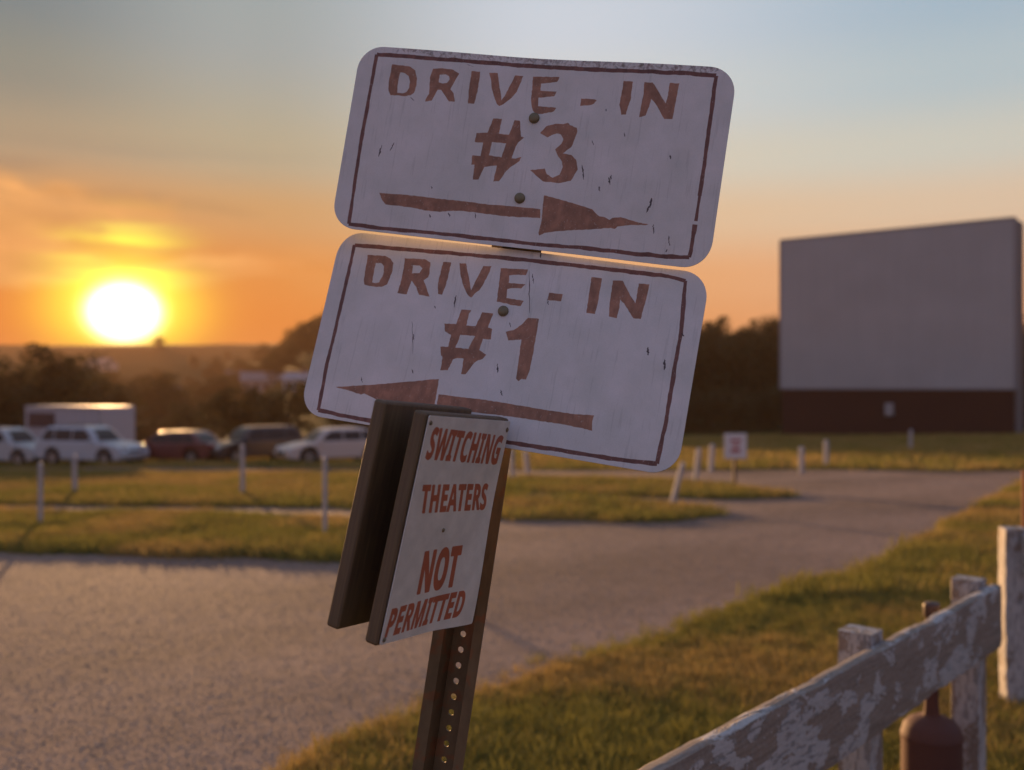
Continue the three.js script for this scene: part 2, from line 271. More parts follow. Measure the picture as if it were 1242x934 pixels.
function signCanvas(map, seed, draw) {
  const c = document.createElement('canvas'); c.width = T; c.height = TH; const g = c.getContext('2d');
  g.fillStyle = WHITE; g.fillRect(0, 0, T, TH);
  const at = (px, py) => { const [x, y] = map(px, py); return [(x / SW + 0.5) * T, (0.5 - y / SH) * TH]; };
  const R = rng(seed);
  const path = (pts) => pts.forEach(([x, y], i) => { const [u, v] = at(x, y); i ? g.lineTo(u, v) : g.moveTo(u, v); });
  const letter = (ox, oy, outline, hole, s = 6.21) => {
    const Z = (l) => { const out = []; l.forEach(([x, y], i) => { const [nx, ny] = l[(i + 1) % l.length]; out.push([ox + x / s, oy + y / s]); const m = Math.floor(Math.hypot(nx - x, ny - y) / 22); for (let k = 1; k <= m; k++) out.push([ox + mix(x, nx, k / (m + 1)) / s + (R() - 0.5) * 0.7, oy + mix(y, ny, k / (m + 1)) / s + (R() - 0.5) * 0.7]); }); return out; };
    g.beginPath(); path(Z(outline)); g.closePath(); if (hole) { path(Z(hole)); g.closePath(); }
    g.fillStyle = RED; g.fill('evenodd');
  };
  const line = (pts, width, color = LINE) => {                    // hand-masked border line, width in photo pixels, edges uneven
    const q = pts.map(([x, y]) => at(x, y)), k = T / SW * 1.54 / F;
    g.fillStyle = color;
    for (let i = 0; i < q.length - 1; i++) { const [ax, ay] = q[i], [bx, by] = q[i + 1], L = Math.hypot(bx - ax, by - ay), n = Math.max(1, Math.ceil(L / 6)), nx = -(by - ay) / L, ny = (bx - ax) / L;
      const up = [], down = []; for (let j = 0; j <= n; j++) { const x = mix(ax, bx, j / n), y = mix(ay, by, j / n), w1 = width * k / 2 * (1 + (fbm(x / 60, y / 60, seed, 3) - 0.5) * 0.9), w2 = width * k / 2 * (1 + (fbm(x / 60 + 50, y / 60, seed, 3) - 0.5) * 0.9); up.push([x + nx * w1, y + ny * w1]); down.push([x - nx * w2, y - ny * w2]); }
      g.beginPath(); [...up, ...down.reverse()].forEach(([x, y], j) => (j ? g.lineTo(x, y) : g.moveTo(x, y))); g.closePath(); g.fill(); if (i) { g.beginPath(); g.arc(ax, ay, width * k * 0.46, 0, 7); g.fill(); } }
  };
  const scratch = (x0, y0, x1, y1, w, color = 'rgba(52,38,44,0.8)') => { const [ax, ay] = at(x0, y0), [bx, by] = at(x1, y1), n = 9, up = [], down = []; for (let j = 0; j <= n; j++) { const t = j / n, x = mix(ax, bx, t) + (R() - 0.5) * 5, y = mix(ay, by, t), ww = w * 3.3 * Math.sin(Math.PI * (0.08 + 0.84 * t)) * (0.5 + R()); up.push([x + ww / 2, y]); down.push([x - ww / 2, y]); } g.fillStyle = color; g.beginPath(); [...up, ...down.reverse()].forEach(([x, y], j) => (j ? g.lineTo(x, y) : g.moveTo(x, y))); g.closePath(); g.fill(); };
  draw({ g, at, letter, line, scratch, R });
  // weathering: speckles, chalky mottling and scuffs with a grain of their own
  const im = g.getImageData(0, 0, T, TH), d = im.data;
  for (let y = 0; y < TH; y++) for (let x = 0; x < T; x++) { const o = (y * T + x) * 4, n = fbm(x / 130, y / 130, seed + 3, 4) - 0.5, f = vnoise(x / 3, y / 3, seed + 5) - 0.5, st = fbm(x / 9, y / 160, seed + 8, 3), k = 1 + n * 0.12 + f * 0.035 - 0.05 * step(0.64, 0.85, st); d[o] *= k; d[o + 1] *= k * (1 - 0.02 * n); d[o + 2] *= k;
    if (d[o] - d[o + 2] > 38) { const q = 1 + (fbm(x / 26, y / 40, seed + 21, 4) - 0.5) * 0.34, chip = 0.45 * step(0.76, 0.82, fbm(x / 7, y / 9, seed + 25, 3)); d[o] = mix(d[o] * q, 205, chip); d[o + 1] = mix(d[o + 1] * q, 200, chip); d[o + 2] = mix(d[o + 2] * q, 200, chip); } }
  g.putImageData(im, 0, 0);
  const t = new THREE.CanvasTexture(c); t.colorSpace = THREE.SRGBColorSpace; t.magFilter = THREE.LinearFilter; t.anisotropy = 8; return t;
}
const texA = signCanvas(toPlate(frameA, bendA), 301, ({ g, at, letter, line, scratch, R }) => {
  letter(460, 60, [[97, 112], [180, 120], [235, 130], [272, 160], [285, 220], [280, 270], [262, 325], [235, 345], [190, 352], [130, 345], [85, 345], [70, 310], [72, 240], [85, 180]], [[160, 172], [195, 180], [222, 200], [232, 245], [225, 290], [205, 320], [175, 330], [135, 325], [140, 260], [150, 200]]);
  letter(460, 60, [[405, 145], [480, 142], [555, 152], [602, 182], [575, 225], [555, 265], [535, 300], [560, 330], [570, 392], [525, 392], [490, 340], [465, 303], [440, 303], [420, 340], [395, 385], [345, 392], [350, 375], [375, 335], [378, 270], [385, 200]], [[455, 190], [500, 187], [525, 200], [530, 225], [510, 252], [475, 256], [448, 248]]);
  letter(460, 60, [[695, 163], [760, 168], [752, 240], [740, 320], [715, 408], [668, 406], [672, 330], [685, 240]]);
  letter(460, 60, [[828, 176], [892, 178], [900, 240], [912, 310], [920, 385], [945, 350], [975, 290], [1005, 235], [1025, 195], [1085, 200], [1060, 260], [1035, 320], [990, 370], [935, 412], [905, 426], [885, 410], [860, 340], [845, 280], [840, 220]]);
  letter(640, 70, [[40, 143], [240, 145], [222, 182], [150, 190], [100, 195], [97, 248], [218, 254], [200, 290], [130, 298], [82, 300], [78, 365], [140, 370], [215, 378], [195, 405], [140, 418], [95, 424], [60, 425], [40, 400], [28, 350], [27, 290], [35, 220]]);
  letter(640, 70, [[402, 308], [500, 312], [520, 322], [500, 345], [465, 358], [395, 363]]);
  letter(640, 70, [[723, 175], [793, 180], [785, 240], [775, 320], [755, 370], [740, 428], [705, 430], [690, 355], [700, 300], [715, 235]]);
  letter(640, 70, [[880, 183], [940, 187], [965, 220], [1000, 280], [1040, 345], [1058, 280], [1070, 190], [1143, 193], [1130, 250], [1110, 360], [1090, 462], [1030, 462], [1000, 410], [965, 350], [930, 310], [915, 370], [888, 435], [840, 448], [850, 380], [870, 290]]);
  letter(540, 130, [[362, 85], [428, 88], [415, 140], [405, 200], [480, 208], [500, 160], [522, 98], [562, 102], [565, 150], [572, 222], [595, 228], [550, 265], [530, 300], [515, 340], [500, 385], [530, 388], [575, 375], [560, 405], [500, 445], [460, 480], [430, 525], [405, 558], [362, 560], [375, 500], [388, 440], [330, 445], [295, 450], [275, 490], [250, 545], [208, 545], [215, 480], [220, 432], [195, 432], [205, 362], [265, 368], [278, 310], [285, 266], [222, 262], [235, 195], [318, 192], [340, 140]], [[352, 262], [460, 272], [440, 330], [425, 378], [328, 362], [340, 320]]);
  letter(540, 130, [[715, 195], [760, 145], [830, 125], [890, 128], [925, 118], [940, 135], [990, 155], [995, 185], [975, 240], [950, 300], [885, 348], [950, 360], [985, 395], [998, 470], [945, 555], [855, 572], [735, 558], [690, 520], [640, 475], [750, 462], [765, 505], [810, 532], [860, 510], [885, 450], [880, 410], [850, 370], [828, 318], [875, 275], [890, 240], [870, 205], [840, 198], [800, 212], [770, 228]]);
  letter(450, 210, [[62, 148], [250, 162], [450, 185], [700, 212], [900, 238], [1100, 254], [1180, 262], [1276, 272], [1274, 340], [1240, 336], [1100, 332], [980, 322], [850, 305], [700, 285], [600, 285], [520, 292], [400, 280], [310, 260], [110, 235], [85, 205]]);
  letter(620, 210, [[248, 168], [360, 195], [470, 228], [610, 272], [640, 305], [665, 325], [700, 330], [740, 352], [760, 338], [825, 332], [900, 355], [960, 372], [1035, 385], [1015, 392], [900, 390], [800, 402], [780, 420], [750, 412], [640, 420], [530, 428], [470, 428], [340, 438], [250, 450], [210, 470], [205, 450], [225, 380], [235, 300], [238, 240]]);
  line([[457, 66], [520, 70.5], [560, 73.7], [660, 81], [740, 85.3], [840, 89.3], [868.5, 92]], 5.2);
  line([[868.5, 92], [864.9, 118.7], [859.4, 160.5], [854.2, 200], [848.7, 237.6]], 4.6); line([[848.7, 237.6], [843.8, 268.2]], 3.2); line([[843, 272.4], [838.2, 304.4], [836, 312]], 4.6);
  line([[423, 271.5], [450, 275.7], [549.8, 284.9], [650, 296.2], [719.8, 301.8], [770, 307.9], [825.7, 312], [836, 312]], 4.8); line([[423, 271.5], [438, 170], [457, 66]], 4.6);
  for (const s of [[459, 190, 463, 176, 2.2], [473, 183, 478, 173, 2], [498, 118, 502, 122, 2], [790, 240, 788, 252, 3], [787, 250, 784, 258, 2.6], [738, 215, 740, 224, 2.6], [741, 212, 741, 218, 2], [727, 226, 727, 232, 2.4], [706, 200, 708, 218, 1.8], [813, 188, 813, 193, 2.2], [735, 132, 735, 135, 1.5], [757, 161, 758, 166, 1.8], [811, 286, 812, 298, 1.8], [792, 272, 793, 284, 1.5], [544, 258, 546, 263, 2.4], [521, 260, 522, 264, 2], [576, 258, 577, 265, 1.4], [523, 226, 524, 229, 1.8], [809, 302, 808, 306, 1.6], [718, 170, 720, 176, 1.3], [566, 78, 575, 81, 2]]) scratch(...s);
  for (let k = 0; k < 420; k++) {                                  // grime and lichen that has dried along the upper edge
    const t = R(), x = mix(480, 872, t), yb = x < 660 ? mix(57, 72, (x - 480) / 180) : mix(72, 81.5, (x - 660) / 212), off = Math.pow(R(), 1.8) * (x > 520 && x < 860 ? 9 : 5);
    const [u, v] = at(x, yb + off); g.fillStyle = `rgba(${60 + 30 * R() | 0},${44 + 20 * R() | 0},${38 + 20 * R() | 0},${0.05 + 0.16 * R()})`; g.beginPath(); g.ellipse(u, v, 4 + 16 * R(), 2 + 5 * R(), R() * 3, 0, 7); g.fill();
  }
});
const texB = signCanvas(toPlate(frameB, bendB), 407, ({ letter, line, scratch }) => {
  letter(430, 295, [[97, 88], [230, 95], [270, 115], [293, 150], [285, 210], [265, 265], [245, 310], [205, 328], [165, 330], [110, 322], [75, 312], [70, 280], [78, 220], [92, 150]], [[160, 148], [205, 152], [222, 175], [220, 215], [205, 260], [185, 295], [150, 300], [132, 295], [142, 240], [150, 190]]);
  letter(430, 295, [[378, 113], [530, 120], [572, 145], [565, 230], [555, 255], [520, 280], [540, 330], [565, 402], [485, 388], [465, 330], [430, 280], [415, 320], [392, 385], [322, 375], [345, 310], [360, 235], [372, 170]], [[440, 165], [490, 168], [512, 190], [490, 225], [432, 228]]);
  letter(430, 295, [[668, 142], [728, 145], [712, 220], [690, 310], [660, 388], [628, 382], [628, 320], [640, 250], [655, 190]]);
  letter(430, 295, [[790, 150], [840, 152], [850, 210], [865, 280], [878, 355], [900, 310], [935, 240], [970, 172], [1032, 172], [1010, 230], [975, 300], [940, 355], [900, 385], [878, 410], [850, 385], [820, 320], [800, 250], [795, 200]]);
  letter(600, 310, [[45, 95], [250, 105], [235, 148], [160, 145], [110, 150], [105, 205], [170, 212], [232, 218], [200, 248], [140, 245], [95, 252], [88, 320], [150, 328], [220, 342], [195, 380], [120, 372], [90, 360], [15, 348], [25, 270], [38, 170]]);
  letter(600, 310, [[410, 280], [512, 290], [500, 345], [400, 335]]);
  letter(600, 310, [[730, 163], [808, 172], [795, 250], [780, 340], [755, 440], [690, 432], [705, 330], [720, 230]]);
  letter(600, 310, [[890, 188], [965, 190], [985, 230], [1020, 300], [1060, 360], [1075, 280], [1085, 210], [1165, 217], [1145, 310], [1120, 400], [1100, 478], [1045, 472], [1010, 420], [975, 360], [945, 330], [940, 390], [920, 472], [860, 458], [865, 360], [880, 270]]);
  letter(510, 365, [[308, 65], [382, 70], [365, 95], [345, 185], [415, 190], [440, 140], [465, 85], [548, 95], [530, 140], [508, 200], [540, 212], [530, 290], [470, 285], [455, 330], [443, 370], [495, 405], [470, 435], [420, 455], [390, 485], [340, 552], [305, 550], [318, 490], [325, 435], [280, 430], [245, 440], [225, 480], [205, 522], [148, 522], [160, 470], [165, 420], [155, 410], [150, 345], [210, 345], [220, 300], [230, 255], [185, 230], [180, 170], [268, 175], [290, 120]], [[300, 255], [412, 265], [385, 310], [362, 362], [262, 352], [285, 300]]);
  letter(510, 365, [[810, 128], [892, 135], [880, 210], [860, 320], [840, 440], [820, 530], [795, 592], [760, 588], [740, 605], [720, 585], [735, 480], [748, 380], [760, 290], [660, 297], [642, 232], [700, 220], [760, 180]]);
  letter(400, 440, [[45, 183], [160, 175], [360, 162], [560, 145], [822, 122], [805, 230], [785, 340], [768, 430], [560, 365], [370, 285], [330, 265], [260, 232], [235, 240], [150, 212]]);
  letter(550, 460, [[-112, 114], [0, 128], [200, 150], [450, 190], [700, 232], [900, 262], [1060, 272], [1045, 320], [1045, 388], [950, 365], [800, 335], [650, 315], [500, 290], [300, 265], [0, 232], [-130, 218]]);
  line([[430.3, 297], [529.8, 305.5], [630, 314.6], [699.8, 322.1], [740, 327], [809.6, 335], [831.5, 340.5]], 5); line([[831.5, 340.5], [826.3, 403.5], [820.7, 431.3], [813.8, 475.9], [808.2, 509.3], [797, 562.5]], 4.6);
  line([[386, 497.5], [422.6, 505.5], [456, 511.4], [540, 525], [619.2, 537], [678.8, 546.2], [750, 557.4], [797, 562.5]], 4.8); line([[430.3, 297], [419.9, 341.3], [405.5, 404.5], [394.8, 448.7], [386, 497.5]], 4.6);
  for (const s of [[551, 373, 553, 358, 2.2], [527, 371, 528, 374, 1.8], [500, 390, 501, 430, 1.1], [502, 405, 501, 412, 1.9], [500, 448, 501, 453, 2], [603, 441, 604, 452, 2.2], [607, 473, 609, 480, 2.2], [786, 421, 786, 431, 3], [806, 436, 806, 449, 3.4], [642, 328, 642, 380, 1.2], [646, 332, 647, 344, 1.4], [653, 305, 656, 313, 2.4], [827, 404, 829, 408, 2.6], [438, 457, 439, 464, 1.6], [797, 574, 806, 570, 1.4], [618, 391, 619, 397, 1.3], [664, 362, 665, 370, 1.2]]) scratch(...s);
});
const plateBack = mat(0.42, 0.42, 0.44, { metalness: 0.7, roughness: 0.5 });
const boltMaterial = mat(0.23, 0.19, 0.12, { metalness: 0.6, roughness: 0.55 });
const boltGeometry = new THREE.LatheGeometry([[0, 0.0042], [0.003, 0.0041], [0.0062, 0.0033], [0.0083, 0.0016], [0.0086, 0], [0.0086, -0.001]].map(([x, y]) => new THREE.Vector2(x, y)), 24).rotateX(Math.PI / 2);
const uAxis = V(0.150, 0.9885, -0.010).normalize();
function signPlate(m, bend, tex, label, bolts, trim) {
  const t = thing('drive_in_sign', label, 'sign'); place(t, m);
  const g = plateGeometry(SW, SH, 0.041, bend, 0.002, trim);
  part('sign_face', g.front, new THREE.MeshPhysicalMaterial({ map: tex, roughness: 0.42, specularIntensity: 0.7 }), t);
  part('metal_backing', g.back, plateBack, t);
  const map = toPlate(m, bend);
  for (const [px, py] of bolts) { const [x, y] = map(px, py), b = part('bolt', boltGeometry, boltMaterial, t); b.position.set(x, y, bend(x, y) + 0.001); }
}
signPlate(frameA, bendA, texA, 'upper white sign reading DRIVE-IN #3 with red arrow pointing right', [[648, 143.5], [630.5, 240.5]], (x, y) => y - 0.0035 * step(0, 0.28, x) * step(-0.09, -0.15, y));
signPlate(frameB, bendB, texB, 'lower white sign reading DRIVE-IN #1 with red arrow pointing left', [[610.5, 377.5]], (x, y) => y + mix(0.0075, 0.0025, step(-0.1, 0.3, x)) * step(0.085, 0.15, y));

// perforated steel U-channel post, open side to the signs
{
  const t = thing('sign_post', 'leaning perforated brown steel channel post carrying the drive-in signs', 'post');
  const rA = V(0.963, 0, 0.232), n = V().crossVectors(rA, uAxis).normalize(); const right = V().crossVectors(uAxis, n).normalize();
  const onPlate = V(-0.0141, 0.1156 + EYE, -1.541).addScaledVector(n, -0.0235);
  const foot = onPlate.clone(); const len = (foot.y - gh(0, 1.54) + 0.12) / uAxis.y; foot.addScaledVector(uAxis, -len);
  t.position.copy(foot); t.quaternion.setFromRotationMatrix(new THREE.Matrix4().makeBasis(right, uAxis, n));
  const top = len + 0.335, steel = new THREE.MeshPhysicalMaterial({ map: dataTexture(128, 512, (x, y) => { const a = fbm(x / 9, y / 22, 5, 4), r = step(0.56, 0.72, fbm(x / 20, y / 20, 15, 4)), v = 0.75 + 0.5 * a; return [mix(0.17, 0.22, r) * v, mix(0.115, 0.10, r) * v, mix(0.062, 0.045, r) * v]; }, true), roughness: 0.62, metalness: 0.25 });
  // the web with its row of holes, one inch apart
  const web = new THREE.Shape(); web.moveTo(-0.016, 0); web.lineTo(0.016, 0); web.lineTo(0.016, top); web.lineTo(-0.016, top); web.closePath();
  for (let y = 0.0254; y < top - 0.02; y += 0.0254) { const h = new THREE.Path(); h.absarc(0, y, 0.0049, 0, Math.PI * 2, true); web.holes.push(h); }
  const scaleUV = (g) => { const p = g.attributes.position, u = g.attributes.uv; for (let i = 0; i < p.count; i++) u.setXY(i, (p.getX(i) + p.getZ(i)) * 8, p.getY(i) * 2); return g; };
  part('perforated_web', scaleUV(new THREE.ExtrudeGeometry(web, { depth: 0.003, bevelEnabled: false, curveSegments: 12 }).translate(0, 0, -0.036)), steel, t);
  const flange = (s) => { const q = [[0.0162, -0.036], [0.0235, -0.003], [0.0405, 0.001], [0.0405, -0.0022], [0.0262, -0.0062], [0.0195, -0.036]].map(([x, z]) => new THREE.Vector2(s * x, -z)); const sh = new THREE.Shape(s > 0 ? q : q.reverse()); return scaleUV(new THREE.ExtrudeGeometry(sh, { depth: top, bevelEnabled: false }).rotateX(-Math.PI / 2)); };
  part('flange', flange(1), steel, t); part('flange', flange(-1), steel, t);
}

// small notice on a pair of boards clamped to the post
{
  const NW = 0.218, NH = 0.306, t = thing('notice_board', 'pair of dark boards on the post with white SWITCHING THEATERS NOT PERMITTED notice', 'sign'); place(t, frameC);
  const bendC = (x, y) => 0.010 * step(0.0, 0.11, x) * step(0.06, -0.15, y) + 0.0012;
  const board = new THREE.MeshPhysicalMaterial({ map: dataTexture(256, 512, (x, y) => { const a = fbm(x / 5, y / 90, 25, 4), r = fbm(x / 40, y / 60, 35, 3), v = 0.6 + 0.8 * a; return [0.14 * v + 0.04 * (r - 0.5), 0.092 * v + 0.03 * (r - 0.5), 0.05 * v]; }, true), roughness: 0.6, clearcoat: 0.15, clearcoatRoughness: 0.5 });
  const plank = (z) => { const g = new RoundedBoxGeometry(NW + 0.006, NH + 0.006, 0.021, 3, 0.0045); g.translate(0, 0, z); return g; };
  part('front_board', plank(-0.0125), board, t);
  part('back_board', plank(-0.078), board, t);
  part('spacer_block', new RoundedBoxGeometry(0.05, 0.2, 0.0445, 2, 0.004).translate(NW / 2 - 0.03, -0.01, -0.0453), board, t);
  const CW = 768, CH = 1080, c = document.createElement('canvas'); c.width = CW; c.height = CH; const g = c.getContext('2d');
  g.fillStyle = '#d9d3cd'; g.fillRect(0, 0, CW, CH);
  const map = toPlate(frameC, bendC), at = (px, py) => { const [x, y] = map(px, py); return [(x / NW + 0.5) * CW, (0.5 - y / NH) * CH]; };
  const words = (text, tl, tr, bl, weight) => {
    const [ax, ay] = at(...tl), [bx, by] = at(...tr), [dx, dy] = at(...bl);
    g.save(); g.font = 'bold 200px sans-serif'; const w = g.measureText(text).width, cap = 143;
    g.setTransform((bx - ax) / w, (by - ay) / w, (dx - ax) / cap, (dy - ay) / cap, ax, ay);
    g.fillStyle = '#b0614a'; g.strokeStyle = '#b0614a'; g.lineWidth = weight; g.lineJoin = 'round'; g.fillText(text, 0, cap); g.strokeText(text, 0, cap); g.restore();
  };
  words('SWITCHING', [525, 519], [612, 530], [515, 556], 9);
  words('THEATERS', [513, 589], [593, 587.5], [508.5, 622], 9);
  words('NOT', [513.5, 671], [561, 663], [504, 720], 12);
  words('PERMITTED', [474, 740], [567.5, 716], [464.5, 774], 9);
  for (const [px, py, r] of [[522.5, 513, 10], [615, 521.5, 12], [537.5, 643, 9], [466, 776, 12]]) { const [u, v] = at(px, py); g.fillStyle = '#6a4034'; g.beginPath(); g.ellipse(u, v, r, r * 1.1, 0, 0, 7); g.fill(); }
  const im = g.getImageData(0, 0, CW, CH), d = im.data;
  for (let y = 0; y < CH; y++) for (let x = 0; x < CW; x++) { const o = (y * CW + x) * 4, k = 1 + (fbm(x / 70, y / 70, 71, 4) - 0.5) * 0.14 + (vnoise(x / 3, y / 3, 72) - 0.5) * 0.04; d[o] *= k; d[o + 1] *= k; d[o + 2] *= k; }
  g.putImageData(im, 0, 0);
  const tex = new THREE.CanvasTexture(c); tex.colorSpace = THREE.SRGBColorSpace; tex.magFilter = THREE.LinearFilter;
  const pg = plateGeometry(NW, NH, 0.003, bendC, 0.0012);
  part('notice_face', pg.front, new THREE.MeshPhysicalMaterial({ map: tex, roughness: 0.4 }), t);
  part('notice_backing', pg.back, mat(0.7, 0.68, 0.66, { roughness: 0.6 }), t);
  const nail = new THREE.SphereGeometry(0.003, 12, 8).scale(1, 1, 0.5);
  for (const [px, py] of [[522.5, 513], [615, 521.5], [537.5, 643], [466, 776]]) { const [x, y] = map(px, py), b = part('screw', nail, boltMaterial, t); b.position.set(x, y, bendC(x, y) + 0.0005); }
  for (const y of [0.07, -0.07]) { const s = part('clamp_bolt', new THREE.CylinderGeometry(0.004, 0.004, 0.06, 12).rotateZ(Math.PI / 2), boltMaterial, t); s.position.set(NW / 2 + 0.02, y, -0.045); }
}

// ---------------------------------------------------------------- peeling white fence
function peeling(w, h, mx, my, cover, seed, streak) {            // flaking paint over grey timber; w x h pixels cover mx x my metres
  const heights = new Float32Array(w * h);
  const map = dataTexture(w, h, (x, y) => {
    const u = x / w * mx, v = y / h * my, warp = fbm(u * 5, v * 14, seed + 1, 3) - 0.5;
    const grain = fbm(u * 7 + 4, v * 190 + warp * 9, seed + 2, 4), fine = vnoise(u * 60, v * 900, seed + 3), big = fbm(u * 5 + warp, v * 7, seed + 4, 4), mid = fbm(u * 13 + warp * 3, v * 19, seed + 5, 4), tiny = fbm(u * 120, v * 150, seed + 6, 3);
    const field = 0.46 * big + 0.43 * mid + 0.11 * tiny, p = step(cover - 0.006, cover + 0.012, field + streak(u, v)), crack = 1 - 0.4 * step(0.62, 0.66, fbm(u * 30, v * 140, seed + 9, 2));
    const wv = 0.6 + 0.75 * grain + 0.2 * (fine - 0.5), wood = [0.24 * wv, 0.19 * wv, 0.16 * wv], film = step(0.5, 0.62, tiny) * 0.16, pv = (0.42 + 0.14 * (tiny - 0.5) + 0.08 * (mid - 0.5)) * crack;
    heights[y * w + x] = 0.55 * p * crack + 0.3 * grain;
    return [0, 1, 2].map((k) => mix(mix(wood[k], 0.42, film), pv * [1, 0.97, 0.985][k], p));
  }, true);
  const bump = dataTexture(w, h, (x, y) => { const v = heights[y * w + x]; return [v, v, v]; });
  return new THREE.MeshPhysicalMaterial({ map, bumpMap: bump, bumpScale: 0.0035, roughness: 0.75 });
}
function timber(L, H, W, seed, uvx, uvy) {                        // a board along x, worn: top edge uneven, corners eased
  const g = new RoundedBoxGeometry(L, H, W, 3, 0.004), s = Math.max(40, Math.round(L / 0.02));
  const box = new THREE.BoxGeometry(L, H, W, s, 10, 3), p = box.attributes.position, uv = box.attributes.uv, n = box.attributes.normal;
  for (let i = 0; i < p.count; i++) {
    const x = p.getX(i), y = p.getY(i), z = p.getZ(i), top = y > H / 2 - 1e-4, side = Math.abs(z) > W / 2 - 1e-4;
    const e = (fbm(x * 14 + 40, seed, seed, 4) - 0.5) * 0.007, chip = 0.006 * step(0.66, 0.75, fbm(x * 5 + 9, seed, seed + 8, 3));
    if (Math.abs(y) > H / 2 - 1e-4) p.setY(i, y + Math.sign(y) * (e - chip - (side ? 0.003 : 0)));
    if (side) p.setZ(i, z - Math.sign(z) * ((top || y < -H / 2 + 1e-4) ? 0.003 : 0) + (fbm(x * 4, y * 20 + seed, seed + 3, 3) - 0.5) * 0.003);
    const vert = Math.abs(n.getY(i)) > 0.5 ? y + z : y;
    uv.setXY(i, (x + L / 2) / uvx + (Math.abs(n.getX(i)) > 0.5 ? z / uvx : 0), (vert + H / 2) / uvy);
  }
  g.dispose(); box.computeVertexNormals(); return box;
}
const railMaterial = peeling(2048, 256, 3.6, 0.45, 0.515, 500, () => 0);
const postMaterial = peeling(1024, 256, 1.6, 0.45, 0.47, 600, () => 0.03);
const farPostMaterial = peeling(512, 256, 1.6, 0.45, 0.40, 640, () => 0.04);
function squarePost(w, H, seed) { const b = timber(H, w, w, seed, 1.6, 0.45); b.rotateZ(Math.PI / 2); b.translate(0, H / 2, 0); return b; }
{
  const t = thing('wooden_fence', 'low fence with flaking white paint on its long top rail', 'fence');
  const A = V(0.307, 0.71, -2.06), Bp = V(1.925, 0.71, -3.94), dir = Bp.clone().sub(A).setY(0).normalize(), n = V(-dir.z, 0, dir.x);  // n points to the camera's side
  const L = 3.5, c = Bp.clone().addScaledVector(dir, -L / 2);
  t.position.set(c.x, gh(c.x, -c.z), c.z); t.quaternion.setFromRotationMatrix(new THREE.Matrix4().makeBasis(dir, V(0, 1, 0), n));
  const base = t.position.y, drop = -0.003;
  const rail = part('top_rail', timber(L, 0.245, 0.048, 3, 3.6, 0.45), railMaterial, t); rail.position.set(0, 0.71 - 0.1225 - base, 0); rail.rotation.z = drop;
  const railTop = 0.71 - base;
  for (const [s, up] of [[L / 2 - 0.075, 0.022], [L / 2 - 1.19, 0.026], [L / 2 - 3.3, 0.02]]) {
    const w = Bp.clone().addScaledVector(dir, s - L / 2), gy = gh(w.x, -w.z) - base, H = railTop + up - gy + 0.08;
    const p = part('post', squarePost(0.108, H, 11 + Math.round(s * 10)), postMaterial, t); p.position.set(s, gy - 0.08, -0.0795);
    for (const y of [0.06, -0.06]) { const k = part('nail', new THREE.SphereGeometry(0.004, 10, 6).scale(1, 1, 0.4), boltMaterial, t); k.position.set(s + 0.012, railTop - 0.12 + y, 0.0252); }
  }
}
{
  const t = thing('wooden_fence', 'white painted fence section with upright post beyond the end of the flaking rail', 'fence');
  const X = (1229 - CX) / F * 5.05, D = 5.05; t.position.set(X, gh(X, D), -D); t.rotation.y = -0.15;
  part('post', squarePost(0.115, 1.0, 71), farPostMaterial, t).position.set(0, -0.08, 0);
  const r = part('top_rail', timber(2.2, 0.2, 0.04, 75, 3.6, 0.45), farPostMaterial, t); r.position.set(1.12, 0.80, 0.08);
  part('post', squarePost(0.115, 1.0, 72), farPostMaterial, t).position.set(2.0, -0.05, 0);
}
{
  const [X, D] = [(1245 - CX) / F * 7.2, 7.2], t = thing('pipe_post', 'rust orange pipe standing behind the white fence post', 'post'); t.position.set(X, gh(X, D), -D);
  const rust = mat(0.30, 0.10, 0.04, { roughness: 0.8 });
  part('pipe', new THREE.CylinderGeometry(0.03, 0.03, 1.08, 20).translate(0, 0.54, 0), rust, t); part('cap', new THREE.SphereGeometry(0.033, 16, 8, 0, 7, 0, 1.6).scale(1, 0.5, 1).translate(0, 1.078, 0), rust, t);
}
{
  const D = 3.75, X = (1130 - CX) / F * D, t = thing('cigarette_receptacle', 'brown smokers receptacle with domed base and thin neck behind the fence rail', 'ashtray'); t.position.set(X, gh(X, D), -D);
  const plastic = mat(0.095, 0.034, 0.025, { roughness: 0.72 });
  part('base', new THREE.LatheGeometry([[0, 0], [0.102, 0], [0.108, 0.012], [0.110, 0.06], [0.109, 0.272], [0.112, 0.28], [0.112, 0.293], [0.108, 0.30], [0.102, 0.325], [0.085, 0.345], [0.058, 0.359], [0.032, 0.364], [0.030, 0.372]].map(([x, y]) => new THREE.Vector2(x, y)), 40), plastic, t);
  part('neck', new THREE.LatheGeometry([[0.030, 0.364], [0.026, 0.40], [0.022, 0.56], [0.0215, 0.75]].map(([x, y]) => new THREE.Vector2(x, y)), 28), plastic, t);
  part('cap', new THREE.LatheGeometry([[0.0215, 0.735], [0.030, 0.74], [0.031, 0.78], [0.026, 0.791], [0, 0.795]].map(([x, y]) => new THREE.Vector2(x, y)), 28), mat(0.09, 0.05, 0.04, { roughness: 0.5 }), t);
}

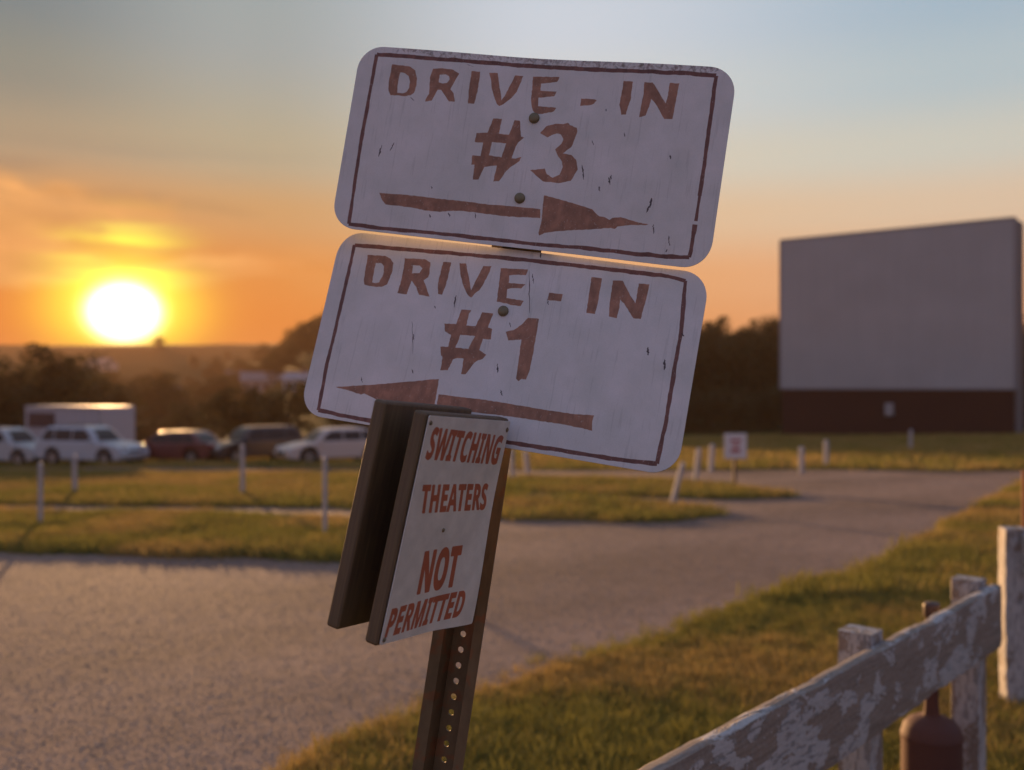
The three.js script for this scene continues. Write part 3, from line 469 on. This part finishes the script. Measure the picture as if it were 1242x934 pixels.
// ---------------------------------------------------------------- movie screen
{
  const t = thing('movie_screen', 'large white outdoor movie screen on a dark red base wall', 'screen');
  const DL = 81, DR = 70, L = V((948 - CX) / F * DL, 0, -DL), R_ = V((1230 - CX) / F * DR, 0, -DR), dir = R_.clone().sub(L), Wd = dir.length(); dir.normalize(); const n = V(-dir.z, 0, dir.x);
  const mid = L.clone().add(R_).multiplyScalar(0.5), gy = Math.min(gh(L.x, DL), gh(R_.x, DR)) - 0.1;
  t.position.set(mid.x, gy, mid.z); t.quaternion.setFromRotationMatrix(new THREE.Matrix4().makeBasis(dir, V(0, 1, 0), n));
  const y0 = EYE - 0.22 - gy, y1 = EYE + 11.75 - gy, H = y1 - y0;
  const screenTex = dataTexture(256, 256, (x, y) => { const s = fbm(x / 3, y / 90, 91, 4), b = fbm(x / 50, y / 40, 92, 4), v = 1 + 0.10 * (s - 0.5) + 0.16 * (b - 0.5); return [0.40 * v, 0.415 * v, 0.44 * v]; }, true);  // white screen set to grey: its shaded look is partly in this colour
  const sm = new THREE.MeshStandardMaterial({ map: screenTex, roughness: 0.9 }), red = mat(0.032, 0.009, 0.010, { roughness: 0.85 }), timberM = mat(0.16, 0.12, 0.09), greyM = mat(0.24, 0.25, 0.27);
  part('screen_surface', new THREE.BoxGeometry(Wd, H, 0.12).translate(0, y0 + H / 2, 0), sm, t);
  for (const s of [-1, 1]) part('edge_trim', new THREE.BoxGeometry(0.16, H + 0.2, 0.3).translate(s * (Wd / 2 + 0.082), y0 + H / 2, -0.06), greyM, t);
  part('top_trim', new THREE.BoxGeometry(Wd, 0.16, 0.3).translate(0, y1 + 0.082, -0.06), greyM, t);
  part('bottom_trim', new THREE.BoxGeometry(Wd, 0.14, 0.28).translate(0, y0 - 0.073, -0.06), greyM, t);
  const boards = []; for (let i = 0; i < 58; i++) boards.push(new THREE.BoxGeometry(Wd / 58 - 0.02, y0 - 0.15, 0.06 + 0.02 * (i % 2)).translate(-Wd / 2 + Wd / 58 * (i + 0.5), (y0 - 0.15) / 2, -0.12));
  const bw = part('red_base_wall', mergeGeometries(boards), red, t); bw.userData.kind = 'stuff';
  part('side_wall', new THREE.BoxGeometry(0.1, y1, 2.2).translate(Wd / 2 + 0.05, y1 / 2, -1.33), mat(0.12, 0.12, 0.13), t);
  for (let i = 0; i < 5; i++) { const x = -Wd / 2 + 1 + (Wd - 2) * i / 4; part('support_column', new THREE.BoxGeometry(0.3, y1 - 0.3, 0.3).translate(x, (y1 - 0.3) / 2, -0.45), timberM, t); const b = part('brace', new THREE.BoxGeometry(0.22, 11.5, 0.22), timberM, t); b.position.set(x, 5.2, -2.9); b.rotation.x = 0.42; }
  const box = thing('utility_box', 'small white box fixed on the red wall under the movie screen', 'box'); const q = V(0, 0, 0).copy(L).addScaledVector(dir, Wd * 0.5).addScaledVector(n, -0.02); box.position.set(q.x, EYE - 2.35, q.z); box.quaternion.copy(t.quaternion);
  part('cabinet', new RoundedBoxGeometry(0.62, 0.95, 0.24, 2, 0.03).translate(0, 0.48, 0.03), mat(0.36, 0.36, 0.38), box); part('door', new RoundedBoxGeometry(0.5, 0.8, 0.03, 2, 0.01).translate(0, 0.48, 0.165), mat(0.33, 0.33, 0.35), box);
}

// ---------------------------------------------------------------- white posts on the islands
const whitePost = mat(0.42, 0.40, 0.41, { roughness: 0.7 }), capGrey = mat(0.20, 0.16, 0.16);
const postRows = [[49, 640, 49, 563, 'white post on the strip below the white estate car'], [91, 600, 90, 553, 'short white post below the front wheel of the white estate car'], [294, 603, 294, 541, 'white post in front of the dark parked hatchback'], [394, 652, 394, 556, 'white post beside the notice board in front of the pale car'], [621, 582, 620, 546, 'thin white post under the lower drive-in sign beside the channel post'], [640, 578, 637, 548, 'thin leaning white post under the lower drive-in sign'], [814, 615, 830, 561, 'white post leaning to the right beside the tip of the grass island'], [843, 587, 848, 545, 'slightly leaning white post behind the steeply leaning one'], [862, 573, 864, 540, 'upright white post between leaning posts and small field sign'], [972, 575, 972, 543, 'white post in the field right of the small sign'], [1002, 567, 1002, 535, 'white post in the field below the movie screen corner'], [1104, 546, 1105, 522, 'short white post close to the red wall of the movie screen']];
for (const [bx, by, tx, ty, label] of postRows) {
  const [X, D] = onGround(bx, by), H = (by - ty) / F * D, lean = (tx - bx) / F * D, w = Math.min(0.12, Math.max(0.05, 5.2 / F * D)), t = thing('white_post', label, 'post', 'white posts on the grass islands');
  t.position.set(X, gh(X, D), -D); t.rotation.z = -Math.atan2(lean, H); t.rotation.y = 0.3;
  const g = new RoundedBoxGeometry(w, H + 0.15, w, 2, 0.012).translate(0, (H - 0.15) / 2, 0); part('shaft', g, whitePost, t);
  part('cap', new THREE.ConeGeometry(w * 0.66, 0.05, 4).rotateY(Math.PI / 4).translate(0, H + 0.025, 0), whitePost, t);
  part('hook', new THREE.TorusGeometry(0.035, 0.008, 8, 16).translate(w / 2 + 0.02, H - 0.15, 0), capGrey, t);
}
{
  const [X, D] = onGround(891, 592), t = thing('field_sign', 'small white sign with red print on a dark post in the field', 'sign'); t.position.set(X, gh(X, D), -D); t.rotation.y = 0.1;
  const k = D / F; part('pole', new THREE.BoxGeometry(0.07, 66 * k, 0.07).translate(0, 33 * k - 0.02, 0), mat(0.11, 0.07, 0.05), t);
  const c = document.createElement('canvas'); c.width = 128; c.height = 128; const g = c.getContext('2d'); g.fillStyle = '#d8d2d4'; g.fillRect(0, 0, 128, 128); g.fillStyle = '#b3605c'; for (const [x, y, w, h] of [[30, 24, 68, 16], [42, 52, 48, 14], [34, 78, 60, 22]]) g.fillRect(x, y, w, h);
  const tx = new THREE.CanvasTexture(c); tx.colorSpace = THREE.SRGBColorSpace; tx.magFilter = THREE.LinearFilter;
  const face = mat(0.6, 0.57, 0.57); part('board', new RoundedBoxGeometry(28 * k, 31 * k, 0.03, 2, 0.012).translate(0, 51 * k, 0.055), face, t);
  part('print', new THREE.PlaneGeometry(25 * k, 28 * k).translate(0, 51 * k, 0.0735), new THREE.MeshStandardMaterial({ map: tx, roughness: 0.6 }), t);
}

// ---------------------------------------------------------------- parked vehicles
const glassDark = mat(0.02, 0.022, 0.025, { roughness: 0.3, specularIntensity: 0.6 }), tyreM = mat(0.02, 0.02, 0.02, { roughness: 0.9 }), rimM = mat(0.35, 0.35, 0.36, { metalness: 0.8, roughness: 0.35 }), blackM = mat(0.025, 0.025, 0.025, { roughness: 0.6 }), lampM = mat(0.6, 0.6, 0.58, { roughness: 0.3 }), tailM = mat(0.3, 0.02, 0.015, { roughness: 0.35 });
const tyreG = new THREE.TorusGeometry(0.25, 0.09, 12, 32).scale(1, 1, 1.25), rimG = mergeGeometries([new THREE.CylinderGeometry(0.2, 0.2, 0.16, 24).rotateX(Math.PI / 2), ...[0, 1, 2, 3, 4].map((i) => new THREE.BoxGeometry(0.05, 0.4, 0.19).rotateZ(i * Math.PI / 5))].map((g) => g.toNonIndexed()));
// side profiles: nose at +x; c = greenhouse as [x at belt, x at roof] pairs
const KINDS = {
  suv: { L: 4.6, W: 1.84, belt: 1.05, roof: 1.70, low: 0.28, wx: [-1.35, 1.37], wr: 0.36, body: [[-2.25, 0.35], [-2.3, 0.62], [-2.24, 1.02], [-2.1, 1.08], [0.85, 1.05], [1.35, 1.02], [2.0, 0.9], [2.24, 0.72], [2.3, 0.5], [2.22, 0.32]], top: { rear: [-2.16, -1.62], front: [0.95, 0.02] }, pillars: [-1.3, -0.35, 0.5] },
  sedan: { L: 4.55, W: 1.8, belt: 0.90, roof: 1.43, low: 0.22, wx: [-1.33, 1.36], wr: 0.33, body: [[-2.2, 0.3], [-2.27, 0.55], [-2.25, 0.9], [-2.1, 0.98], [-1.5, 0.96], [0.9, 0.9], [1.5, 0.84], [2.05, 0.7], [2.26, 0.55], [2.27, 0.36], [2.18, 0.26]], top: { rear: [-1.75, -0.95], front: [1.1, 0.15] }, pillars: [-0.9, -0.1, 0.55] },
  hatch: { L: 4.2, W: 1.78, belt: 0.96, roof: 1.56, low: 0.25, wx: [-1.25, 1.25], wr: 0.34, body: [[-2.03, 0.32], [-2.1, 0.6], [-2.05, 0.95], [-1.9, 1.0], [0.8, 0.96], [1.3, 0.92], [1.85, 0.78], [2.08, 0.6], [2.1, 0.4], [2.02, 0.28]], top: { rear: [-2.0, -1.55], front: [1.0, 0.22] }, pillars: [-1.1, -0.15, 0.55] },
};
function greenhouse(k, inset, y0, y1) {
  const { rear, front } = k.top, wb = k.W / 2 - 0.06, wt = k.W / 2 - 0.26, q = [];
  const P_ = (x, y, z) => q.push(x, y, z), ringN = 7;
  for (let i = 0; i <= ringN; i++) {                             // rings from belt to roof, rounding over at the top
    const t = i / ringN, s = Math.pow(t, 1.25), y = mix(y0, y1, Math.sin(t * Math.PI / 2)), xr = mix(rear[0], rear[1], s) - inset, xf = mix(front[0], front[1], s) + inset, w = mix(wb, wt, s) + inset;
    const c = 0.16; P_(xr + c * 0.4, y, -w); P_(xf - c * 0.6, y, -w); P_(xf, y, -w + c); P_(xf, y, w - c); P_(xf - c * 0.6, y, w); P_(xr + c * 0.4, y, w); P_(xr, y, w - c); P_(xr, y, -w + c);
  }
  const idx = []; for (let i = 0; i < ringN; i++) for (let j = 0; j < 8; j++) { const a = i * 8 + j, b = i * 8 + (j + 1) % 8; idx.push(a, a + 8, b, b, a + 8, b + 8); }
  const o = ringN * 8; for (let j = 1; j < 7; j++) idx.push(o, o + j + 1, o + j);
  const g = new THREE.BufferGeometry(); g.setAttribute('position', new THREE.Float32BufferAttribute(q, 3)); g.setIndex(idx); g.computeVertexNormals(); return g;
}
function sheet(fn, n = 5) { const q = [], idx = []; for (let i = 0; i <= n; i++) q.push(...fn(i / n, 0), ...fn(i / n, 1)); for (let i = 0; i < n; i++) idx.push(2 * i, 2 * i + 1, 2 * i + 3, 2 * i, 2 * i + 3, 2 * i + 2); const g = new THREE.BufferGeometry(); g.setAttribute('position', new THREE.Float32BufferAttribute(q, 3)); g.setIndex(idx); g.computeVertexNormals(); return g; }
function vehicle(kind, rgb, label, px, py, D, yaw, name) {
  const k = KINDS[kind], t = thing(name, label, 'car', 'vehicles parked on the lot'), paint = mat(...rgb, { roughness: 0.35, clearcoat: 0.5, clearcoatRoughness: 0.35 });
  const X = (px - CX) / F * D; t.position.set(X, gh(X, D) + 0.015, -D); t.rotation.y = yaw;
  const s = new THREE.Shape(), b = k.body, [rx, fx] = k.wx, ar = k.wr + 0.07;
  s.moveTo(...b[0]); for (let i = 1; i < b.length; i++) s.lineTo(...b[i]);
  s.lineTo(fx + ar, k.low); s.absarc(fx, k.wr, ar, -0.2, Math.PI + 0.2, false); s.lineTo(rx + ar, k.low); s.absarc(rx, k.wr, ar, -0.2, Math.PI + 0.2, false); s.closePath();
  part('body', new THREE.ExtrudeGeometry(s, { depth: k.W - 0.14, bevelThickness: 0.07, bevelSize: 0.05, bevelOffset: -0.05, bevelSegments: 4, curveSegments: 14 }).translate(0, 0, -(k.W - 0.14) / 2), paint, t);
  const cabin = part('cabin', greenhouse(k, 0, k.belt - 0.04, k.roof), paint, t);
  part('underbody', new THREE.BoxGeometry(k.L - 1, 0.14, k.W - 0.5).translate(0, k.low + 0.04, 0), blackM, t);
  const at = (f, y, z) => { const u = Math.asin(sat((y - k.belt + 0.04) / (k.roof - k.belt + 0.04))) / (Math.PI / 2), q = Math.pow(u, 1.25); return f(q, y, z); };
  const side = (x, y, sgn) => at((q) => [x, y, sgn * (mix(k.W / 2 - 0.06, k.W / 2 - 0.26, q) + 0.006)], y);
  const yb = k.belt + 0.04, yt = k.belt + (k.roof - k.belt) * 0.80, xr = (y) => at((q) => mix(k.top.rear[0], k.top.rear[1], q), y), xf = (y) => at((q) => mix(k.top.front[0], k.top.front[1], q), y);
  const cuts = [null, ...k.pillars.slice(0, 2), null];
  for (const sg of [-1, 1]) for (let i = 0; i < 3; i++) { const l = (y) => (cuts[i] === null ? xr(y) + 0.16 : cuts[i] + 0.025), r = (y) => (cuts[i + 1] === null ? xf(y) - 0.2 : cuts[i + 1] - 0.025); part('window', sheet((v, u) => { const y = mix(yb, yt, v); return side(u ? r(y) : l(y), y, sg); }), glassDark, cabin); }
  const ww = k.W / 2 - 0.26, wt = k.W / 2 - 0.4; const across = (f, o) => sheet((v, u) => { const y = mix(yb, yt, v); return [f(y) + o, y, (u ? -1 : 1) * mix(ww, wt, v)]; }); part('windscreen', across(xf, 0.014), glassDark, cabin); part('rear_window', across(xr, -0.014), glassDark, cabin);
  for (const x of k.wx) for (const sg of [-1, 1]) { const w = new THREE.Group(); w.name = 'wheel'; w.position.set(x, k.wr - 0.015, sg * (k.W / 2 - 0.12)); w.scale.setScalar(k.wr / 0.34); part('tyre', tyreG, tyreM, w); part('rim', rimG, rimM, w); t.add(w); }
  const nose = b[b.length - 3], tail = b[2];
  for (const sg of [-1, 1]) { part('headlight', new THREE.SphereGeometry(0.16, 16, 10).scale(0.55, 0.5, 1.2).translate(nose[0] - 0.10, nose[1] + 0.10, sg * (k.W / 2 - 0.3)), lampM, t); part('tail_light', new RoundedBoxGeometry(0.08, 0.2, 0.26, 2, 0.03).translate(tail[0] - 0.02, tail[1] - 0.12, sg * (k.W / 2 - 0.22)), tailM, t); part('mirror', new THREE.SphereGeometry(0.1, 12, 8).scale(0.7, 0.75, 1.1).translate(k.top.front[0] - 0.25, k.belt + 0.06, sg * (k.W / 2 + 0.06)), paint, t); }
  part('grille', new RoundedBoxGeometry(0.06, 0.16, 0.9, 2, 0.03).translate(nose[0] + 0.0, nose[1] - 0.08, 0), blackM, t); part('number_plate', new THREE.BoxGeometry(0.02, 0.12, 0.4).translate(tail[0] - 0.065, tail[1] - 0.3, 0), mat(0.5, 0.5, 0.48), t);
  if (kind === 'suv') for (const sg of [-1, 1]) part('roof_rail', new RoundedBoxGeometry(1.9, 0.035, 0.04, 2, 0.015).translate(-0.85, k.roof + 0.015, sg * 0.55), blackM, t);
  return t;
}
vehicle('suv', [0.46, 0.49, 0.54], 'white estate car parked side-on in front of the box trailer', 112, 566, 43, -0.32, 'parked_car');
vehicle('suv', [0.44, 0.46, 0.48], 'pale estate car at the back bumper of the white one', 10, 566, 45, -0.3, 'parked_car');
vehicle('sedan', [0.13, 0.025, 0.025], 'dark maroon saloon car beside the box trailer', 214, 567, 44, 2.85, 'parked_car');
vehicle('hatch', [0.045, 0.035, 0.035], 'dark hatchback between the maroon saloon and the pale car', 309, 567, 44, -2.45, 'parked_car');
vehicle('sedan', [0.60, 0.50, 0.46], 'pale cream saloon car parked next to the dark hatchback', 405, 571, 41, -2.6, 'parked_car');
{
  const D = 52, X = (97 - CX) / F * D, t = thing('box_trailer', 'white box trailer standing behind the white estate car', 'trailer'); t.position.set(X, gh(X, D), -D); t.rotation.y = -0.42;
  const wm = mat(0.45, 0.43, 0.47, { roughness: 0.6 }), L = 5.5, W = 2.2;
  part('box', new RoundedBoxGeometry(L, 2.05, W, 3, 0.06).translate(0, 1.80, 0), wm, t);
  for (let i = 0; i < 9; i++) part('rib', new THREE.BoxGeometry(0.05, 1.9, 0.03).translate(-L / 2 + 0.35 + i * (L - 0.7) / 8, 1.80, W / 2 + 0.014), wm, t);
  part('top_rail', new THREE.BoxGeometry(L, 0.1, 0.05).translate(0, 2.76, W / 2 + 0.03), mat(0.4, 0.4, 0.42), t);
  part('service_hatch', new RoundedBoxGeometry(1.9, 0.75, 0.06, 2, 0.02).translate(-1.5, 2.1, W / 2 + 0.03), mat(0.09, 0.05, 0.05), t);
  part('corner_post', new THREE.BoxGeometry(0.12, 2.0, 0.1).translate(L / 2 - 0.06, 1.80, W / 2 + 0.05), mat(0.45, 0.43, 0.44), t);
  part('chassis', new THREE.BoxGeometry(L - 0.3, 0.2, 1.8).translate(0, 0.68, 0), blackM, t);
  for (const x of [-0.5, 0.4]) for (const sg of [-1, 1]) { const w = new THREE.Group(); w.name = 'wheel'; w.position.set(x, 0.34, sg * 1.0); part('tyre', tyreG, tyreM, w); part('rim', rimG, rimM, w); t.add(w); }
  part('landing_leg', new THREE.BoxGeometry(0.1, 0.62, 0.1).translate(L / 2 - 0.3, 0.31, 0.7), blackM, t); part('landing_leg', new THREE.BoxGeometry(0.1, 0.62, 0.1).translate(L / 2 - 0.3, 0.31, -0.7), blackM, t);
}

// ---------------------------------------------------------------- houses in the valley
function house(label, px, D, w, dp, h, wall, roof, yaw) {
  const X = (px - CX) / F * D, t = thing('house', label, 'house', 'houses in the valley'); t.position.set(X, gh(X, D) - 0.4, -D); t.rotation.y = yaw;
  const wm = mat(...wall), rm = mat(...roof, { roughness: 0.6 }), rh = dp * 0.28;
  const s = new THREE.Shape([[-dp / 2, 0], [dp / 2, 0], [dp / 2, h], [0, h + rh], [-dp / 2, h]].map(([x, y]) => new THREE.Vector2(x, y)));
  part('wall', new THREE.ExtrudeGeometry(s, { depth: w, bevelEnabled: false }).rotateY(Math.PI / 2).translate(-w / 2, 0, 0), wm, t);
  const r = part('roof', mergeGeometries([-1, 1].map((q) => new THREE.BoxGeometry(w + 0.8, 0.22, Math.hypot(dp / 2, rh) + 0.5).rotateX(q * Math.atan2(rh, dp / 2)).translate(0, h + rh / 2 + 0.14, q * dp / 4))), rm, t);
  part('chimney', new THREE.BoxGeometry(0.7, 1.6, 0.7).translate(w * 0.25, h + rh + 0.3, 0), mat(0.2, 0.1, 0.08), r);
  const n = Math.max(2, Math.round(w / 3)); for (let i = 0; i < n; i++) part('window', new THREE.BoxGeometry(1.1, 1.3, 0.1).translate(-w / 2 + w * (i + 0.5) / n, h * 0.55, dp / 2 + 0.04), glassDark, t);
  part('door', new THREE.BoxGeometry(1, 2.1, 0.1).translate(w * 0.02 + 0.9, 1.05, dp / 2 + 0.05), mat(0.15, 0.07, 0.05), t);
}
house('long white farm building on the slope behind the pale saloon', 318, 300, 12, 9, 3.4, [0.34, 0.30, 0.29], [0.26, 0.23, 0.23], 0.2);
house('small bright white house beside the edge of the lower sign', 362, 190, 4.5, 4, 2.4, [0.6, 0.58, 0.6], [0.4, 0.38, 0.4], -0.2);
house('grey roofed house on the hillside under the trees', 296, 430, 15, 10, 4, [0.36, 0.3, 0.3], [0.22, 0.2, 0.24], 0.5);
house('low lilac grey roofed house in the valley', 198, 420, 14, 9, 3, [0.4, 0.36, 0.42], [0.36, 0.33, 0.42], 0.1);
house('pale house far off below the setting sun', 123, 560, 14, 11, 4, [0.6, 0.48, 0.4], [0.5, 0.36, 0.28], -0.4);
house('brown roofed house in the valley left of the sun', 66, 480, 13, 10, 4, [0.36, 0.26, 0.2], [0.2, 0.1, 0.07], 0.6);

// ---------------------------------------------------------------- trees
const barkMaterial = mat(0.06, 0.045, 0.035), leafMaterial = new THREE.MeshPhysicalMaterial({ vertexColors: true, color: 0xffffff, roughness: 0.85, transmission: 0.25, thickness: 0, specularIntensity: 0.3, side: THREE.DoubleSide });
function treeParts(seed, H, Rx, leafCount, trunkShare) {
  const R = rng(seed), bark = [], clumps = [], y0 = H * trunkShare;
  const limb = (a, b, r0, r1) => { const d = b.clone().sub(a), L = d.length(), g = new THREE.CylinderGeometry(r1, r0, L, 7, 1, true).translate(0, L / 2, 0); g.applyQuaternion(new THREE.Quaternion().setFromUnitVectors(V(0, 1, 0), d.normalize())); g.translate(a.x, a.y, a.z); bark.push(g); };
  const r = H * 0.022; let p = V(0, -0.4, 0); const mids = [];
  for (let i = 1; i <= 5; i++) { const q = V((R() - 0.5) * H * 0.05, H * 0.85 * i / 5, (R() - 0.5) * H * 0.05); limb(p, q, r * (1.25 - 0.2 * i), r * (1.25 - 0.2 * (i + 1)) + 0.01); mids.push(q); p = q; }
  for (let i = 0; i < 11; i++) { const t = i / 11, m = mids[Math.min(4, Math.floor(1 + t * 3.6))], a = i * 2.4 + R(), l = Rx * (0.95 - 0.5 * t) * (0.6 + 0.5 * R()), e = V(m.x + Math.cos(a) * l, m.y + H * (0.06 + 0.12 * R()), m.z + Math.sin(a) * l); limb(m, e, r * 0.45, r * 0.1); clumps.push([e, 0.28 + 0.2 * R()]); clumps.push([m.clone().lerp(e, 0.55).add(V(0, H * 0.05 * R(), 0)), 0.25 + 0.15 * R()]); }
  clumps.push([V(mids[4].x, H * 0.92, mids[4].z), 0.3], [V(0, H * 0.75, 0), 0.4]);
  for (let i = 0; i < 9; i++) { const a = R() * 6.3, h = y0 + (H - y0) * R() * 0.8, q = Rx * (0.4 + 0.55 * R()); clumps.push([V(Math.cos(a) * q, h, Math.sin(a) * q), 0.24 + 0.15 * R()]); }
  const pos = [], col = [], idx = [];
  for (let i = 0; i < leafCount; i++) {
    const [c, s] = clumps[Math.floor(R() * clumps.length)], rr = s * Rx * Math.cbrt(R()) * 1.25, u = R() * 2 - 1, a = R() * 6.283, w = Math.sqrt(1 - u * u), x = c.x + rr * w * Math.cos(a), y = c.y + rr * u * 0.8, z = c.z + rr * w * Math.sin(a), L = H * (0.016 + 0.018 * R());
    const e = V(R() - 0.5, R() - 0.5, R() - 0.5).normalize(), f = V(R() - 0.5, R() - 0.5, R() - 0.5).cross(e).normalize(), o = pos.length / 3;
    for (const [p1, p2] of [[-1, 0], [0, -0.55], [1, 0], [0, 0.55]]) pos.push(x + L * (e.x * p1 + f.x * p2), y + L * (e.y * p1 + f.y * p2), z + L * (e.z * p1 + f.z * p2));
    const v = 0.6 + 0.7 * R(), k = R(); for (let j = 0; j < 4; j++) col.push(mix(0.045, 0.085, k) * v, mix(0.055, 0.07, k) * v, mix(0.018, 0.025, k) * v);
    idx.push(o, o + 1, o + 2, o, o + 2, o + 3);
  }
  const g = new THREE.BufferGeometry(); g.setAttribute('position', new THREE.Float32BufferAttribute(pos, 3)); g.setAttribute('color', new THREE.Float32BufferAttribute(col, 3)); g.setIndex(idx); g.computeVertexNormals();
  return { trunk: mergeGeometries(bark.map((b) => b.toNonIndexed())), crown: g };
}
const treeKinds = [treeParts(1, 10, 3.4, 2600, 0.12), treeParts(2, 10, 4.2, 2800, 0.16), treeParts(3, 10, 2.7, 2200, 0.10)];
function tree(kind, X, D, s, label, group, wide = 1) {
  const k = treeKinds[kind], t = thing('tree', label, 'tree', group); t.position.set(X, gh(X, D) - 0.1, -D); t.rotation.y = (X * 7.3 + D * 3.1) % 6.28; t.scale.set(s * wide, s, s * wide);
  part('trunk', k.trunk, barkMaterial, t); part('crown', k.crown, leafMaterial, t);
}
{
  const R = rng(900), behind = 'dark leafy tree in the wood behind the movie screen and signs', hillside = 'tree scattered on the far hillside beyond the parked cars', low = 'dark tree standing behind the trailer and parked cars';
  const wood = []; for (let row = 0; row < 4; row++) for (let i = 0; i < 26; i++) { const D = 112 + row * 17 + (R() - 0.5) * 12, px = 470 + i * 33 + (R() - 0.5) * 26 + (row % 2) * 15; if ((px > 600 && px < 800) && row > 1) continue; if (px > 980 && px < 1215 && row > 0) continue; wood.push([Math.floor(R() * 3), (px - CX) / F * D, D, 0.78 + 0.3 * R() - row * 0.03]); }
  for (const [k, X, D, s] of wood) tree(k, X, D, s, behind, 'wood behind the screen');
  for (let i = 0; i < 26; i++) { const D = 98 + 8 * R(), px = 800 + i * 19 + R() * 10; if (px > 985 && px < 1215) continue; tree(i % 3, (px - CX) / F * D, D, 0.34 + 0.14 * R(), 'low shrubby tree along the front edge of the wood', 'shrubs at the wood edge', 1.5); }
  for (let i = 0; i < 15; i++) { const D = 105 + 45 * R(), px = -60 + i * 14 + R() * 12; tree(i % 3, (px - CX) / F * D, D, 0.85 + 0.35 * R() - 0.25 * step(70, 150, px), low, 'trees behind the parked cars', 1.2); }
  for (let i = 0; i < 16; i++) { const D = 90 + 60 * R(), px = 150 + i * 19 + R() * 12; tree(i % 3, (px - CX) / F * D, D, 0.34 + 0.2 * R(), 'low bush in the hollow behind the parked cars', 'bushes behind the parked cars', 1.5); }
  for (let i = 0; i < 64; i++) { const D = 270 + 190 * R(), px = 288 + 160 * R(); tree(i % 3, (px - CX) / F * D, D, (0.72 + 0.35 * R()) * (0.6 + 0.4 * step(285, 350, px)), 'tree of the hillside wood beside the upper edge of the lower sign', 'hillside wood', 1.3); }
  for (let i = 0; i < 60; i++) { const D = 200 + 560 * Math.pow(R(), 1.5), px = -40 + 370 * R(); if (D > 430 && px > 80 && px < 230) continue; tree(i % 3, (px - CX) / F * D, D, 0.7 + 0.5 * R(), hillside, 'trees on the far hillside', 1.4); }
  tree(1, (193 - CX) / F * 800, 800, 1.3, 'lone round tree on the ridge just right of the sun', 'ridge tree', 1.1);
}

renderer.render(scene, camera);
